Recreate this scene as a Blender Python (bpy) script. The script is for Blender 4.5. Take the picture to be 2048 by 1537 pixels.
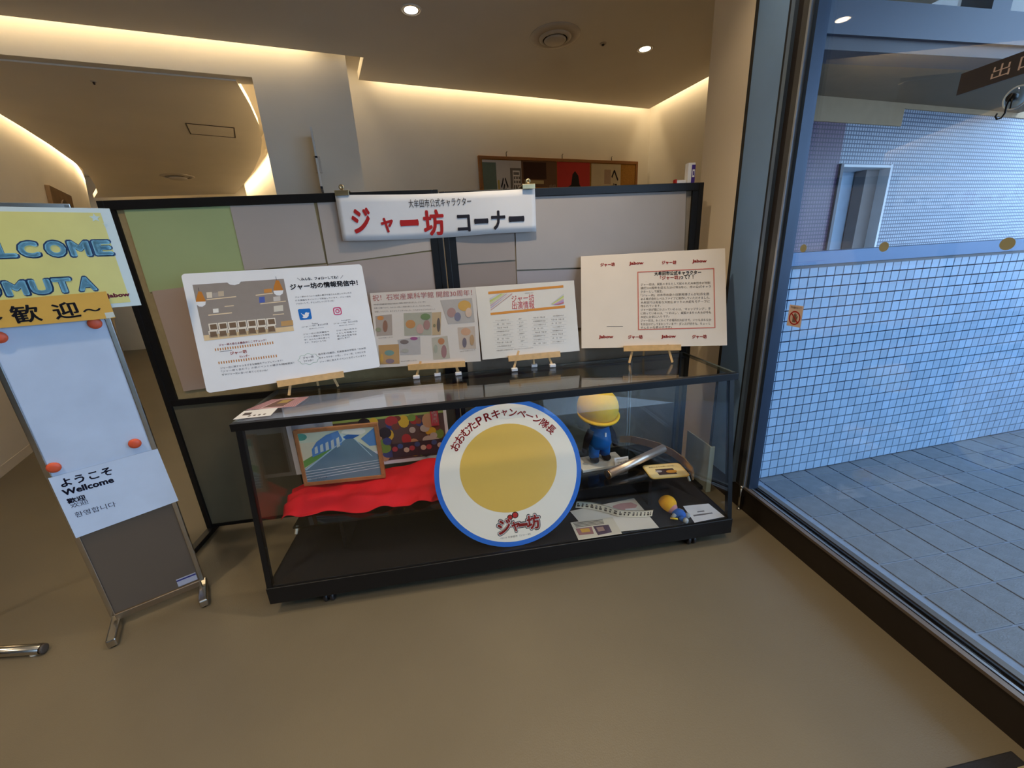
import bpy, bmesh, math, random
from mathutils import Vector, Matrix
random.seed(7)
for o in list(bpy.data.objects): bpy.data.objects.remove(o)
SC = bpy.context.scene
COL = SC.collection
R = math.radians

# ------------------------------------------------------------------ camera
FPX, PIT, ROL, YAW, CAMH = 795.0, R(17.6), R(3.25), R(7.6), 1.15
def _cam():
    cp, sp = math.cos(PIT), math.sin(PIT)
    f = Vector((0, cp, -sp)); r = Vector((1, 0, 0)); d = Vector((0, -sp, -cp))
    c, s = math.cos(ROL), math.sin(ROL)
    r2 = c*r + s*d; d2 = -s*r + c*d
    zr = Matrix.Rotation(-YAW, 3, 'Z')
    return zr @ r2, zr @ d2, zr @ f
CR, CD, CF = _cam()
CAM = Vector((0, 0, CAMH))
cd = bpy.data.cameras.new('camera'); cam = bpy.data.objects.new('camera', cd); COL.objects.link(cam)
cd.sensor_width = 36; cd.lens = FPX/2048*36; cd.clip_start = .02; cd.clip_end = 200
m = Matrix((CR, -CD, -CF)).transposed().to_4x4(); m.translation = CAM; cam.matrix_world = m
SC.camera = cam
# ------------------------------------------------------------------ world, exposure
w = bpy.data.worlds.new('world'); SC.world = w; w.use_nodes = True
bg = w.node_tree.nodes['Background']
bg.inputs[0].default_value = (.46, .69, 1.0, 1); bg.inputs[1].default_value = 3.6
SC.view_settings.view_transform = 'Standard'; SC.view_settings.look = 'None'
SC.view_settings.gamma = 1; SC.view_settings.exposure = 0.5; SC.view_settings.use_curve_mapping = False
SC.cycles.use_denoising = True
SC.cycles.max_bounces = 8; SC.cycles.diffuse_bounces = 4; SC.cycles.glossy_bounces = 4
SC.cycles.transparent_max_bounces = 16; SC.cycles.transmission_bounces = 6
SC.cycles.caustics_reflective = False; SC.cycles.caustics_refractive = False
SC.cycles.sample_clamp_indirect = 4.0
COVE_W, COVE2_W, DOWN_W, DOWN2_W = 1.5, 3.2, 15.0, 40.0
WARM = (1.0, .80, .50)

# ------------------------------------------------------------------ photo pixel -> place
def ray(x, y): return (CR*((x-1024)/FPX) + CD*((y-768.5)/FPX) + CF)
def atz(x, y, z=0): v = ray(x, y); return CAM + v*((z-CAMH)/v.z)
def aty(x, y, Y): v = ray(x, y); return CAM + v*(Y/v.y)
def atx(x, y, X): v = ray(x, y); return CAM + v*(X/v.x)
def onp(x, y, p0, n): v = ray(x, y); return CAM + v*((Vector(p0)-CAM).dot(n)/v.dot(n))
def proj(p):
    q = Vector(p)-CAM; z = q.dot(CF)
    return (q.dot(CR)/z*FPX+1024, q.dot(CD)/z*FPX+768.5, z)

# ------------------------------------------------------------------ materials
def lin(c):
    c = c/255
    return c/12.92 if c <= .04045 else ((c+.055)/1.055)**2.4
MATS = {}
def mat(rgb, rough=.5, metal=0, noise=.06, scale=8, bump=0, bscale=120, spec=.5, name=None, rnd=0, coat=0):
    key = (tuple(rgb), rough, metal, noise, scale, bump, bscale, spec, rnd, coat)
    if key in MATS: return MATS[key]
    M = bpy.data.materials.new(name or 'surface'); M.use_nodes = True
    nt = M.node_tree; N = nt.nodes; b = N['Principled BSDF']
    col = tuple(lin(c) for c in rgb)
    b.inputs['Roughness'].default_value = rough; b.inputs['Metallic'].default_value = metal
    b.inputs['Specular IOR Level'].default_value = spec; b.inputs['Coat Weight'].default_value = coat
    tc = N.new('ShaderNodeTexCoord')
    nz = N.new('ShaderNodeTexNoise'); nz.inputs['Scale'].default_value = scale; nz.inputs['Detail'].default_value = 4
    nt.links.new(tc.outputs['Object'], nz.inputs['Vector'])
    mp = N.new('ShaderNodeMapRange'); mp.inputs[1].default_value = .3; mp.inputs[2].default_value = .7
    mp.inputs[3].default_value = 1-noise; mp.inputs[4].default_value = 1+noise
    nt.links.new(nz.outputs[0], mp.inputs[0])
    val = mp.outputs[0]
    if rnd:
        oi = N.new('ShaderNodeObjectInfo'); ge = N.new('ShaderNodeNewGeometry')
        ad = N.new('ShaderNodeMath'); nt.links.new(oi.outputs['Random'], ad.inputs[0]); nt.links.new(ge.outputs['Random Per Island'], ad.inputs[1])
        fr = N.new('ShaderNodeMath'); fr.operation = 'FRACT'; nt.links.new(ad.outputs[0], fr.inputs[0])
        m2 = N.new('ShaderNodeMapRange'); m2.inputs[3].default_value = 1-rnd; m2.inputs[4].default_value = 1+rnd
        nt.links.new(fr.outputs[0], m2.inputs[0])
        mu = N.new('ShaderNodeMath'); mu.operation = 'MULTIPLY'; nt.links.new(val, mu.inputs[0]); nt.links.new(m2.outputs[0], mu.inputs[1]); val = mu.outputs[0]
    vm = N.new('ShaderNodeVectorMath'); vm.operation = 'SCALE'; vm.inputs[0].default_value = col
    nt.links.new(val, vm.inputs['Scale']); nt.links.new(vm.outputs[0], b.inputs['Base Color'])
    if bump:
        n2 = N.new('ShaderNodeTexNoise'); n2.inputs['Scale'].default_value = bscale; n2.inputs['Detail'].default_value = 3
        nt.links.new(tc.outputs['Object'], n2.inputs['Vector'])
        bp = N.new('ShaderNodeBump'); bp.inputs['Strength'].default_value = bump; bp.inputs['Distance'].default_value = .002
        nt.links.new(n2.outputs[0], bp.inputs['Height']); nt.links.new(bp.outputs[0], b.inputs['Normal'])
    MATS[key] = M
    return M
def ink(*rgb): return mat(rgb, .65, 0, .03, 30, spec=.25)
def glass(name, tint=(.93, .97, .95), ior=1.32, rough=0.0):
    M = bpy.data.materials.new(name); M.use_nodes = True; nt = M.node_tree; N = nt.nodes
    N.remove(N['Principled BSDF']); out = N['Material Output']
    tr = N.new('ShaderNodeBsdfTransparent'); tr.inputs[0].default_value = (*tint, 1)
    gl = N.new('ShaderNodeBsdfGlossy'); gl.inputs['Roughness'].default_value = rough; gl.inputs[0].default_value = (1, 1, 1, 1)
    lw = N.new('ShaderNodeLayerWeight'); pw5 = N.new('ShaderNodeMath'); pw5.operation = 'POWER'; pw5.inputs[1].default_value = 5
    nt.links.new(lw.outputs['Facing'], pw5.inputs[0])
    fr = N.new('ShaderNodeMapRange'); f0 = ((ior-1)/(ior+1))**2; fr.inputs[3].default_value = f0; fr.inputs[4].default_value = 1
    nt.links.new(pw5.outputs[0], fr.inputs[0])
    mx = N.new('ShaderNodeMixShader')
    nt.links.new(fr.outputs[0], mx.inputs[0]); nt.links.new(tr.outputs[0], mx.inputs[1]); nt.links.new(gl.outputs[0], mx.inputs[2])
    nt.links.new(mx.outputs[0], out.inputs[0])
    return M
def glow(name, rgb, s):
    M = bpy.data.materials.new(name); M.use_nodes = True; nt = M.node_tree
    b = nt.nodes['Principled BSDF']; b.inputs['Emission Color'].default_value = (*rgb, 1); b.inputs['Emission Strength'].default_value = s
    b.inputs['Base Color'].default_value = (.8, .8, .8, 1)
    return M
GLASS = glass('clear_glass', (.985, .99, .988), 1.40)
GLASS_CASE = glass('case_glass', (.988, .993, .990), 1.38)
GLASS_WIN = glass('window_glass', (.98, .985, .99), 1.50)
WALL = mat((234, 225, 209), .85, 0, .03, 3, .15, 60, .2, name='painted_wall')
CEIL = mat((234, 224, 208), .9, 0, .03, 2, .1, 80, .2, name='ceiling_paint')
FLOOR = mat((109, 99, 80), .42, 0, .10, 1.6, .25, 260, .4, name='vinyl_floor')
BLACK = mat((14, 14, 16), .45, 0, .1, 20, spec=.4, name='black_frame')
DARKMETAL = mat((26, 25, 28), .35, .3, .1, 20, name='dark_metal')
STEEL = mat((190, 186, 178), .25, 1, .05, 30, name='steel')
BLUEALU = mat((130, 165, 208), .45, .2, .04, 6, name='blue_aluminium')
ALU = mat((150, 150, 150), .35, .9, .05, 20, name='aluminium')
BRONZE = mat((52, 44, 38), .45, .4, .08, 10, name='bronze_metal')
WOOD = mat((214, 170, 110), .5, 0, .12, 40, name='pale_wood')
PAPER = mat((236, 234, 232), .6, 0, .02, 10, spec=.3, name='white_paper')
CREAM = mat((232, 220, 200), .6, 0, .02, 10, spec=.3, name='cream_paper')

# ------------------------------------------------------------------ mesh helpers
def link(o, parent=None):
    COL.objects.link(o)
    if parent is not None: o.parent = parent
    return o
def raw(name, vs, fs, mt, parent=None, smooth=False):
    me = bpy.data.meshes.new(name); me.from_pydata([tuple(v) for v in vs], [], fs); me.update()
    if mt: me.materials.append(mt)
    if smooth:
        for p in me.polygons: p.use_smooth = True
    return link(bpy.data.objects.new(name, me), parent)
def frombm(name, bm, mt, parent=None, smooth=False):
    me = bpy.data.meshes.new(name); bmesh.ops.recalc_face_normals(bm, faces=bm.faces[:]); bm.to_mesh(me); bm.free()
    if mt: me.materials.append(mt)
    if smooth:
        for p in me.polygons: p.use_smooth = True
    return link(bpy.data.objects.new(name, me), parent)
def bm_box(bm, a, b, bevel=0):
    r = bmesh.ops.create_cube(bm, size=1)
    vs = r['verts']
    for v in vs:
        v.co = Vector([(a[i]+b[i])/2 + v.co[i]*(b[i]-a[i]) for i in range(3)])
    if bevel:
        es = list({e for v in vs for e in v.link_edges})
        bmesh.ops.bevel(bm, geom=es, offset=bevel, segments=2, affect='EDGES', profile=.5)
def box(name, a, b, mt, parent=None, bevel=0):
    bm = bmesh.new(); bm_box(bm, a, b, bevel); return frombm(name, bm, mt, parent)
def beam(name, p, q, w, h, mt, parent=None, up=(0, 0, 1), bevel=0):
    p, q = Vector(p), Vector(q); d = (q-p); L = d.length; z = d.normalized()
    x = Vector(up).cross(z)
    if x.length < 1e-4: x = Vector((1, 0, 0))
    x.normalize(); y = z.cross(x)
    bm = bmesh.new(); bm_box(bm, (-w/2, -h/2, 0), (w/2, h/2, L), bevel)
    mt4 = Matrix((x, y, z)).transposed().to_4x4(); mt4.translation = p
    bmesh.ops.transform(bm, matrix=mt4, verts=bm.verts[:])
    return frombm(name, bm, mt, parent)
def tube(name, pts, rad, mt, parent=None, seg=10, smooth=True):
    pts = [Vector(p) for p in pts]; n = len(pts)
    rads = rad if isinstance(rad, (list, tuple)) else [rad]*n
    vs, fs = [], []; prev = None
    for i, p in enumerate(pts):
        t = (pts[min(i+1, n-1)]-pts[max(i-1, 0)]).normalized()
        if prev is None:
            a = Vector((0, 0, 1)) if abs(t.z) < .9 else Vector((1, 0, 0)); u = t.cross(a).normalized()
        else:
            u = (prev - t*prev.dot(t)).normalized()
        prev = u; v = t.cross(u)
        for k in range(seg):
            th = 2*math.pi*k/seg; vs.append(p + (u*math.cos(th)+v*math.sin(th))*rads[i])
    for i in range(n-1):
        for k in range(seg):
            fs.append((i*seg+k, i*seg+(k+1) % seg, (i+1)*seg+(k+1) % seg, (i+1)*seg+k))
    fs.append(tuple(range(seg))[::-1]); fs.append(tuple((n-1)*seg+k for k in range(seg)))
    o = raw(name, vs, fs, mt, parent)
    if smooth:
        for p in o.data.polygons[:-2]: p.use_smooth = True
    return o
def lathe(name, prof, mt, parent=None, seg=32, M4=None, smooth=True, loop=False):
    vs, fs = [], []
    for r, z in prof:
        for k in range(seg):
            t = 2*math.pi*k/seg; vs.append(Vector((r*math.cos(t), r*math.sin(t), z)))
    n = len(prof)
    for i in range(n-1):
        for k in range(seg):
            fs.append((i*seg+k, i*seg+(k+1) % seg, (i+1)*seg+(k+1) % seg, (i+1)*seg+k))
    if loop:
        for k in range(seg): fs.append(((n-1)*seg+k, (n-1)*seg+(k+1) % seg, (k+1) % seg, k))
    else:
        if prof[0][0] > 1e-5: fs.append(tuple(range(seg))[::-1])
        if prof[-1][0] > 1e-5: fs.append(tuple((n-1)*seg+k for k in range(seg)))
    if M4 is not None: vs = [M4 @ v for v in vs]
    bm = bmesh.new(); bv = [bm.verts.new(v) for v in vs]
    for f in fs: bm.faces.new([bv[i] for i in f])
    bmesh.ops.remove_doubles(bm, verts=bm.verts[:], dist=1e-6)
    o = frombm(name, bm, mt, parent, smooth)
    return o
def blob(name, c, r, mt, parent=None, seg=24, rot=None, cut=None):
    bm = bmesh.new(); bmesh.ops.create_uvsphere(bm, u_segments=seg, v_segments=seg//2, radius=1)
    M4 = Matrix.Translation(c) @ (rot.to_4x4() if rot else Matrix.Identity(4)) @ Matrix.Diagonal((*r, 1))
    if cut is not None:
        bmesh.ops.bisect_plane(bm, geom=bm.verts[:]+bm.edges[:]+bm.faces[:], plane_co=(0, 0, cut), plane_no=(0, 0, -1), clear_outer=True)
        ed = [e for e in bm.edges if e.is_boundary]
        bmesh.ops.contextual_create(bm, geom=ed)
    bmesh.ops.transform(bm, matrix=M4, verts=bm.verts[:])
    return frombm(name, bm, mt, parent, True)
def slab(name, pts, t, mt, parent=None, z=0, bevel=0):
    """flat outline pts (x, y) given thickness t upward from z"""
    bm = bmesh.new(); vs = [bm.verts.new((p[0], p[1], z)) for p in pts]
    f = bm.faces.new(vs)
    e = bmesh.ops.extrude_face_region(bm, geom=[f])
    bmesh.ops.translate(bm, vec=(0, 0, t), verts=[v for v in e['geom'] if isinstance(v, bmesh.types.BMVert)])
    if bevel: bmesh.ops.bevel(bm, geom=bm.edges[:], offset=bevel, segments=1, affect='EDGES')
    return frombm(name, bm, mt, parent)
def thing(name, label, cat, M4=None, group=None):
    o = bpy.data.objects.new(name, None); o.empty_display_size = .05; COL.objects.link(o)
    if M4 is not None:
        if isinstance(M4, Matrix): o.matrix_world = M4
        else: o.location = M4
    o['label'] = label; o['category'] = cat
    if group: o['group'] = group
    return o
def tag(o, label, cat, group=None):
    o['label'] = label; o['category'] = cat
    if group: o['group'] = group
    return o
def struct(o): o['kind'] = 'structure'; return o
def rect(x0, y0, x1, y1): return [(x0, y0), (x1, y0), (x1, y1), (x0, y1)]
def disc(cx, cy, r, ry=None, n=40, a0=0, a1=360):
    ry = ry or r
    full = abs(a1-a0) >= 360
    k = n if full else n+1
    return [(cx+r*math.cos(R(a0+(a1-a0)*i/n)), cy+ry*math.sin(R(a0+(a1-a0)*i/n))) for i in range(k)]
def rrect(x0, y0, x1, y1, r, n=5):
    out = []
    for cx, cy, a in ((x1-r, y1-r, 0), (x0+r, y1-r, 90), (x0+r, y0+r, 180), (x1-r, y0+r, 270)):
        out += [(cx+r*math.cos(R(a+90*i/n)), cy+r*math.sin(R(a+90*i/n))) for i in range(n+1)]
    return out
def textmesh(body, bold=0, res=2):
    c = bpy.data.curves.new('lettering', 'FONT'); c.body = body; c.resolution_u = res
    o = bpy.data.objects.new('lettering', c); COL.objects.link(o)
    me = bpy.data.meshes.new_from_object(o); bpy.data.objects.remove(o); bpy.data.curves.remove(c)
    if bold >= .02:
        vs = [v.co.copy() for v in me.vertices]; fs = [tuple(p.vertices) for p in me.polygons]; V, F = [], []
        k = 6 if bold < .05 else 10
        for i in range(k):
            d = Vector((math.cos(2*math.pi*i/k), math.sin(2*math.pi*i/k), 0))*bold; n = len(V)
            V += [p+d for p in vs]; F += [tuple(q+n for q in f) for f in fs]
        n = len(V); V += vs; F += [tuple(q+n for q in f) for f in fs]
        me = bpy.data.meshes.new('lettering'); me.from_pydata([tuple(v) for v in V], [], F); me.update()
    return me
def text(parent, body, x0, y0, x1, y1, mt, bold=0, z=.0012, name='lettering', res=2, rot=0, fn=None, shear=0):
    """lettering stretched into the box x0..x1, y0..y1 of its parent's flat face"""
    me = textmesh(body, bold, res)
    xs = [v.co.x for v in me.vertices]; ys = [v.co.y for v in me.vertices]
    ax, bx, ay, by = min(xs), max(xs), min(ys), max(ys)
    cx, cy = (x0+x1)/2, (y0+y1)/2; c, s = math.cos(R(rot)), math.sin(R(rot))
    for v in me.vertices:
        u = x0+(v.co.x-ax)/(bx-ax)*(x1-x0)-cx; q = y0+(v.co.y-ay)/(by-ay)*(y1-y0)-cy
        u += shear*q
        X, Y = cx+u*c-q*s, cy+u*s+q*c
        v.co = (X, Y, z + (fn(X, Y) if fn else 0))
    me.materials.clear(); me.materials.append(mt)
    o = bpy.data.objects.new(name, me); return link(o, parent)
class Face:
    """a flat face in the room: origin, right, up, outward"""
    def __init__(s, o, ux, uy):
        s.o = Vector(o); s.ux = Vector(ux).normalized(); s.n = s.ux.cross(Vector(uy)).normalized(); s.uy = s.n.cross(s.ux)
    def uv(s, x, y):
        p = onp(x, y, s.o, s.n)-s.o; return p.dot(s.ux), p.dot(s.uy)
    def M(s):
        m = Matrix((s.ux, s.uy, s.n)).transposed().to_4x4(); m.translation = s.o; return m
    def P(s, u, v, n=0): return s.o + s.ux*u + s.uy*v + s.n*n
def leanface(foot, az, th):
    a, t = R(az), R(th); ux = Vector((math.cos(a), math.sin(a), 0)); bk = Vector((-math.sin(a), math.cos(a), 0))
    return Face(foot, ux, Vector((0, 0, 1))*math.cos(t)+bk*math.sin(t))

# ================================================================== the room shell
ZC, ZB, ZTOP = 2.45, 2.31, 2.78          # main ceiling, lower ceiling of the passage, cove lid
AZ = R(13.75)
DX, DY = Vector((math.cos(AZ), math.sin(AZ), 0)), Vector((-math.sin(AZ), math.cos(AZ), 0))
GAP = .11
XG = 1.207                                # inner plane of the glazed wall
struct(box('floor', (-7.5, -3.6, -.05), (XG, 9.2, 0), FLOOR))

pL0, pL1 = atz(0, 30, ZC), atz(727, 115, ZC)
pN2, pB = atz(717, 160, ZC), atz(1298, 218, ZC)
pRr = atz(1418, 153, ZC)
dR = (pRr-pB).normalized()
pR2 = pB + dR*((3.36-pB.y)/dR.y)
far = pL1 - DX*5.2
cpts = [pL1, far, Vector((far.x, -3.6, ZC)), Vector((XG, -3.6, ZC)), Vector((XG, 1.92, ZC)), Vector((XG+.1, 1.94, ZC)), pR2, pB, pN2]
struct(slab('ceiling', [(p.x, p.y) for p in cpts], .05, CEIL, z=ZC))
def vwall(name, pts, z0, z1, t=.06, mt=WALL, top=None):
    """wall along plan points; its room side is the right hand side, thickness goes to the left"""
    pts = [Vector((p[0], p[1])) for p in pts]; n = len(pts); off = []
    for i in range(n):
        d = (pts[min(i+1, n-1)]-pts[max(i-1, 0)]).normalized(); off.append(pts[i]+Vector((-d.y, d.x))*t)
    vs = []
    sh = [Vector((0, 0))]*n if top is None else [Vector((q[0], q[1]))-p for p, q in zip(pts, top)]
    for z in (z0, z1):
        f_ = 0 if z == z0 else 1
        vs += [(p.x+d.x*f_, p.y+d.y*f_, z) for p, d in zip(pts, sh)] + [(p.x+d.x*f_, p.y+d.y*f_, z) for p, d in zip(off, sh)]
    fs = []; k = 2*n
    for i in range(n-1):
        fs += [(i, i+1, k+i+1, k+i), (n+i+1, n+i, k+n+i, k+n+i+1), (k+i, k+i+1, k+n+i+1, k+n+i), (i+1, i, n+i, n+i+1)]
    fs += [(0, k, k+n, n), (n-1, 2*n-1, k+2*n-1, k+n-1)]
    return struct(raw(name, vs, fs, mt))
# pier and bulkhead in front of the passage
w0 = atz(715, 113, ZC) + DY*GAP
nW = DY.copy()
def w1(x, y): return onp(x, y, w0, nW)
a, b = w1(508, 175), w1(690, 113)
pierL, pierR = Vector((a.x, a.y)), Vector((b.x, b.y))
zbulk = w1(508, 155).z
vwall('wall_pier', [pierL, pierR], 0, ZTOP, .12)
vwall('wall_bulkhead', [Vector((w0.x, w0.y))-Vector((DX.x, DX.y))*5.0, pierL], zbulk, ZTOP, .12)
b0 = pN2 + DY*GAP
cornr = onp(1300, 225, b0, nW)
bs = Vector((pierR.x, pierR.y, 0)) + DY*.12
e = (bs - b0).dot(DX)
bl = b0 + DX*e
vwall('wall_side', [(pierR+Vector((DY.x, DY.y))*.12), (bl.x, bl.y)], 0, ZTOP, .06)
cr = pB + DY*GAP + DX*GAP
vwall('wall_back', [(bl.x, bl.y), (cr.x, cr.y)], 0, ZTOP, .08)
rw = pB + DX*GAP + dR*((3.40-pB.y)/dR.y)
vwall('wall_right', [(cr.x, cr.y), (rw.x, rw.y), (XG+.10, 1.93)], 0, ZTOP, .08)
r2 = rw
# lid over the coves
lid = [pL1+DY*.5+DX*.2, pL1-DX*5.0+DY*.5, pL1-DX*5.0-DY*.25, pL1-DY*.25+DX*.2]
struct(slab('ceiling_cove_front', [(p.x, p.y) for p in lid], .03, CEIL, z=ZTOP))
lid = [bl-DX*.2+DY*.1, bl-DX*.2-DY*.6, cr-DY*.6-DX*.4, pR2-DX*.3-DY*.2, r2+DX*.1-DY*.1, cr+DX*.1+DY*.1]
struct(slab('ceiling_cove_back', [(p.x, p.y) for p in lid], .03, CEIL, z=ZTOP))
# lower ceiling of the passage with its two curved edges
crR = [atz(x, y, ZB) for x, y in ((478, 172), (500, 210), (518, 250), (524, 280), (521, 310), (508, 340), (490, 365), (470, 388))]
crL = [atz(x, y, ZB) for x, y in ((0, 228), (50, 258), (100, 290), (145, 322), (175, 347), (190, 370), (195, 385), (188, 396))]
d0 = (crL[0]-crL[2]).normalized()
crL0 = crL[0]+d0*.8
st = w0 - DX*((w0-Vector((crR[0].x, crR[0].y, w0.z))).dot(DX)) + DY*.06
sl = w0 - DX*((w0-crL0).dot(DX)) + DY*.06
low = [(p.x, p.y) for p in ([st]+crR+[crL[-1]]+crL[::-1][1:]+[crL0, sl])]
struct(slab('ceiling_passage', low, .05, CEIL, z=ZB))
def offset(pts, d):
    out = []
    for i, p in enumerate(pts):
        t = (pts[min(i+1, len(pts)-1)]-pts[max(i-1, 0)]).normalized(); out.append(Vector((p.x+t.y*d, p.y-t.x*d)))
    return out
oR = offset(crR, .15); oL = offset(crL, -.34)
oR[0] = Vector((pierL.x+.02, pierL.y+.12))
vwall('wall_passage_right', [oR[-1]]+oR[::-1][1:], 0, ZB+.35, .06)
oL0 = oL[0]+Vector((d0.x, d0.y))*1.4
oT = offset(crL, -.06)
vwall('wall_passage_left', [oL0]+oL, 0, ZB+.35, .06, top=[oT[0]+Vector((d0.x, d0.y))*1.4]+oT)
vwall('wall_passage_end', [(-7.2, 7.55), (-2.2, 7.55)], 0, ZB+.35, .06)
struct(slab('ceiling_passage_cove', [(-.9, 3.3), (-2.4, 8.2), (-7.4, 8.2), (-4.6, 3.0)], .03, CEIL, z=ZB+.36))
vwall('baseboard_left', [oL0+Vector((.012, -.004)), oL[0]+Vector((.012, -.004)), oL[1]+Vector((.012, -.004)), oL[2]+Vector((.012, -.004))], 0, .06, .012, mat((215, 205, 190), .5))
vwall('wall_left', [(-5.0, -3.6), (-5.0, 2.6)], 0, ZTOP, .06)
vwall('wall_behind', [(XG, -3.6), (-5.0, -3.6)], 0, ZTOP, .06, mat((150, 138, 120), .85, 0, .03, 3))
# end of the outer wall beside the glazing: plain column
struct(box('wall_column', (XG, 1.657, 0), (XG+.10, 1.92, ZC+.4), mat((240, 222, 194), .85, 0, .03, 3, .1, 60, .2)))

# outer shell of the building
struct(box('ceiling_roof', (-7.7, -3.75, 2.84), (XG+.08, 9.4, 2.94), CEIL))
struct(slab('ceiling_roof_alcove', [(XG+.08, 1.66), (XG+.16, 1.92), (rw.x+.12, rw.y-.05), (cr.x+.12, cr.y+.12), (XG+.08, cr.y+.12)], .1, CEIL, z=2.84))
struct(slab('floor_alcove', [(XG, 1.66), (XG+.12, 1.92), (rw.x+.06, rw.y-.05), (cr.x+.06, cr.y+.06), (XG, cr.y+.06)], .05, FLOOR, z=-.05))
struct(box('wall_outer_left', (-7.7, -3.75, 0), (-7.6, 9.4, 2.84), WALL))
struct(box('wall_outer_back', (-7.7, 9.3, 0), (XG+.08, 9.4, 2.84), WALL))
struct(box('wall_outer_right', (XG, 4.2, 0), (XG+.08, 9.4, 2.84), WALL))
struct(box('wall_outer_front', (-7.7, -3.75, 0), (XG+.08, -3.67, 2.84), WALL))
# ------------------------------------------------------------------ cove lamps, downlights
def area(name, c, ux, lx, ly, power, col, down=(0, 0, -1), label=None):
    ld = bpy.data.lights.new(name, 'AREA'); ld.shape = 'RECTANGLE'; ld.size = lx; ld.size_y = ly; ld.energy = power; ld.color = col
    o = bpy.data.objects.new(name, ld); COL.objects.link(o)
    z = -Vector(down).normalized(); x = Vector(ux); x = (x-z*x.dot(z)).normalized(); y = z.cross(x)
    m = Matrix((x, y, z)).transposed().to_4x4(); m.translation = c; o.matrix_world = m
    o['kind'] = 'structure'
    return o
LED = glow('led_strip', WARM, 4.0)
def cove(p, q, out, z, wpm, d=.055):
    p, q = Vector((p[0], p[1], 0)), Vector((q[0], q[1], 0)); dv = q-p; L = dv.length
    L0 = L; c = (p+q)/2 + out*d; c.z = z
    area('cove_light', c, dv, L, .05, wpm*L, WARM, Vector((out.x*.35, out.y*.35, -1)))
cove(pL1-DX*4.0-DX*.0, pL1-DX*.30, DY, ZC+.12, COVE_W)
cove(pN2+DX*.10, pB, DY, ZC+.12, COVE_W)
cove(pB, pR2-dR*.1, DX, ZC+.12, COVE_W)
cove(pN2, pL1, -DX, ZC+.12, COVE_W*.6)
for i in range(len(crR)-1):
    t = (crR[i+1]-crR[i]).normalized(); cove(crR[i], crR[i+1], Vector((t.y, -t.x, 0)), ZB+.12, COVE2_W)
for i in range(len(crL)-1):
    t = (crL[i+1]-crL[i]).normalized(); cove(crL[i], crL[i+1], Vector((-t.y, t.x, 0)), ZB+.14, COVE2_W*.8, .06)
cove(crL0, crL[0], Vector((d0.y, -d0.x, 0)), ZB+.14, COVE2_W*.8, .06)
BULB = glow('lamp_face', (1, .82, .58), 14.0)
def downlight(c, label, visible=True):
    t = thing('downlight', label, 'ceiling light', Vector((c.x, c.y, ZC)), 'recessed warm downlights')
    lathe('trim_ring', [(.038, .0), (.055, -.004), (.058, -.001), (.058, .0005)], CEIL, t, 28, loop=True)
    lathe('reflector', [(.039, -.002), (.036, .006), (.030, .010)], mat((240, 220, 190), .3), t, 24, loop=True)
    lathe('lamp_lens', [(.036, -.0015), (.02, -.004), (0, -.005)], BULB, t, 24)
    ld = bpy.data.lights.new('downlight_beam', 'SPOT'); ld.energy = DOWN_W if visible else DOWN2_W; ld.color = (1, .80, .55); ld.spot_size = R(110); ld.spot_blend = .8; ld.shadow_soft_size = .04
    o = bpy.data.objects.new('downlight_beam', ld); o.location = (0, 0, -.012); link(o, t)
    return t
dl1, dl2 = atz(822, 20, ZC), atz(1290, 98, ZC)
downlight(dl1, 'warm recessed ceiling downlight set apart from the round air vent')
downlight(dl2, 'warm recessed ceiling downlight beside the cove corner, near the small sensor')
for i, (p, q) in enumerate(((0, -1.5), (-1, -1.5), (0, -3.0), (-1, -3.0), (-2, -3.0), (-2, -1.5), (.42, -1.55))):
    c = dl1 + (dl2-dl1)*p + DY*q
    tt = downlight(c, 'warm recessed downlight in the ceiling behind the viewer' if p <= 0 else 'unseen warm downlight added above the display case to brighten the column', False)
    if q < -2: [ch for ch in tt.children if ch.type == 'LIGHT'][0].data.energy = 66
    if p > 0: [ch for ch in tt.children if ch.type == 'LIGHT'][0].data.energy = 13  # extra lamp over the case, added to light the column and nearby floor
# round ceiling diffuser
v = atz(1110, 72, ZC)
t = thing('air_vent', 'round ceiling air diffuser with concentric dark ring', 'vent', Vector((v.x, v.y, ZC)))
GREYM = mat((206, 194, 178), .5); 
lathe('outer_flange', [(.10, -.012), (.155, -.004), (.158, 0), (.10, .0)], GREYM, t, 40, loop=True)
lathe('cone_ring', [(.082, -.024), (.10, -.014), (.104, -.006), (.085, -.008), (.075, -.02)], GREYM, t, 40, loop=True)
lathe('throat', [(.112, -.003), (.05, -.003), (.05, -.001), (.112, -.001)], mat((30, 25, 22), .8), t, 40, loop=True)
lathe('centre_plate', [(0, -.03), (.062, -.03), (.07, -.022), (.06, -.016), (0, -.016)], GREYM, t, 40)
v = atz(1206, 87, ZC)
t = thing('ceiling_sensor', 'small round sensor on the main ceiling near the air diffuser', 'sensor', Vector((v.x, v.y, ZC)))
lathe('base_ring', [(.022, 0), (.02, -.005), (.011, -.006), (.011, 0)], GREYM, t, 24, loop=True); lathe('eye', [(.01, -.004), (.008, -.012), (0, -.014)], mat((40, 36, 34), .4), t, 20)
v = atz(187, 163, ZB)
t = thing('ceiling_sensor', 'tiny dark sprinkler head on the passage ceiling', 'sprinkler', Vector((v.x, v.y, ZB)))
lathe('base_ring', [(.016, 0), (.014, -.004), (.006, -.005), (.006, 0)], GREYM, t, 20, loop=True); lathe('nozzle', [(.007, -.004), (.005, -.016), (0, -.018)], mat((60, 50, 44), .4, .6), t, 16)
v = atz(355, 353, ZB)
t = thing('air_vent', 'round air diffuser in the passage ceiling', 'vent', Vector((v.x, v.y, ZB)))
lathe('outer_flange', [(.12, -.012), (.17, -.004), (.172, 0), (.12, .0)], GREYM, t, 40, loop=True)
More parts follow.
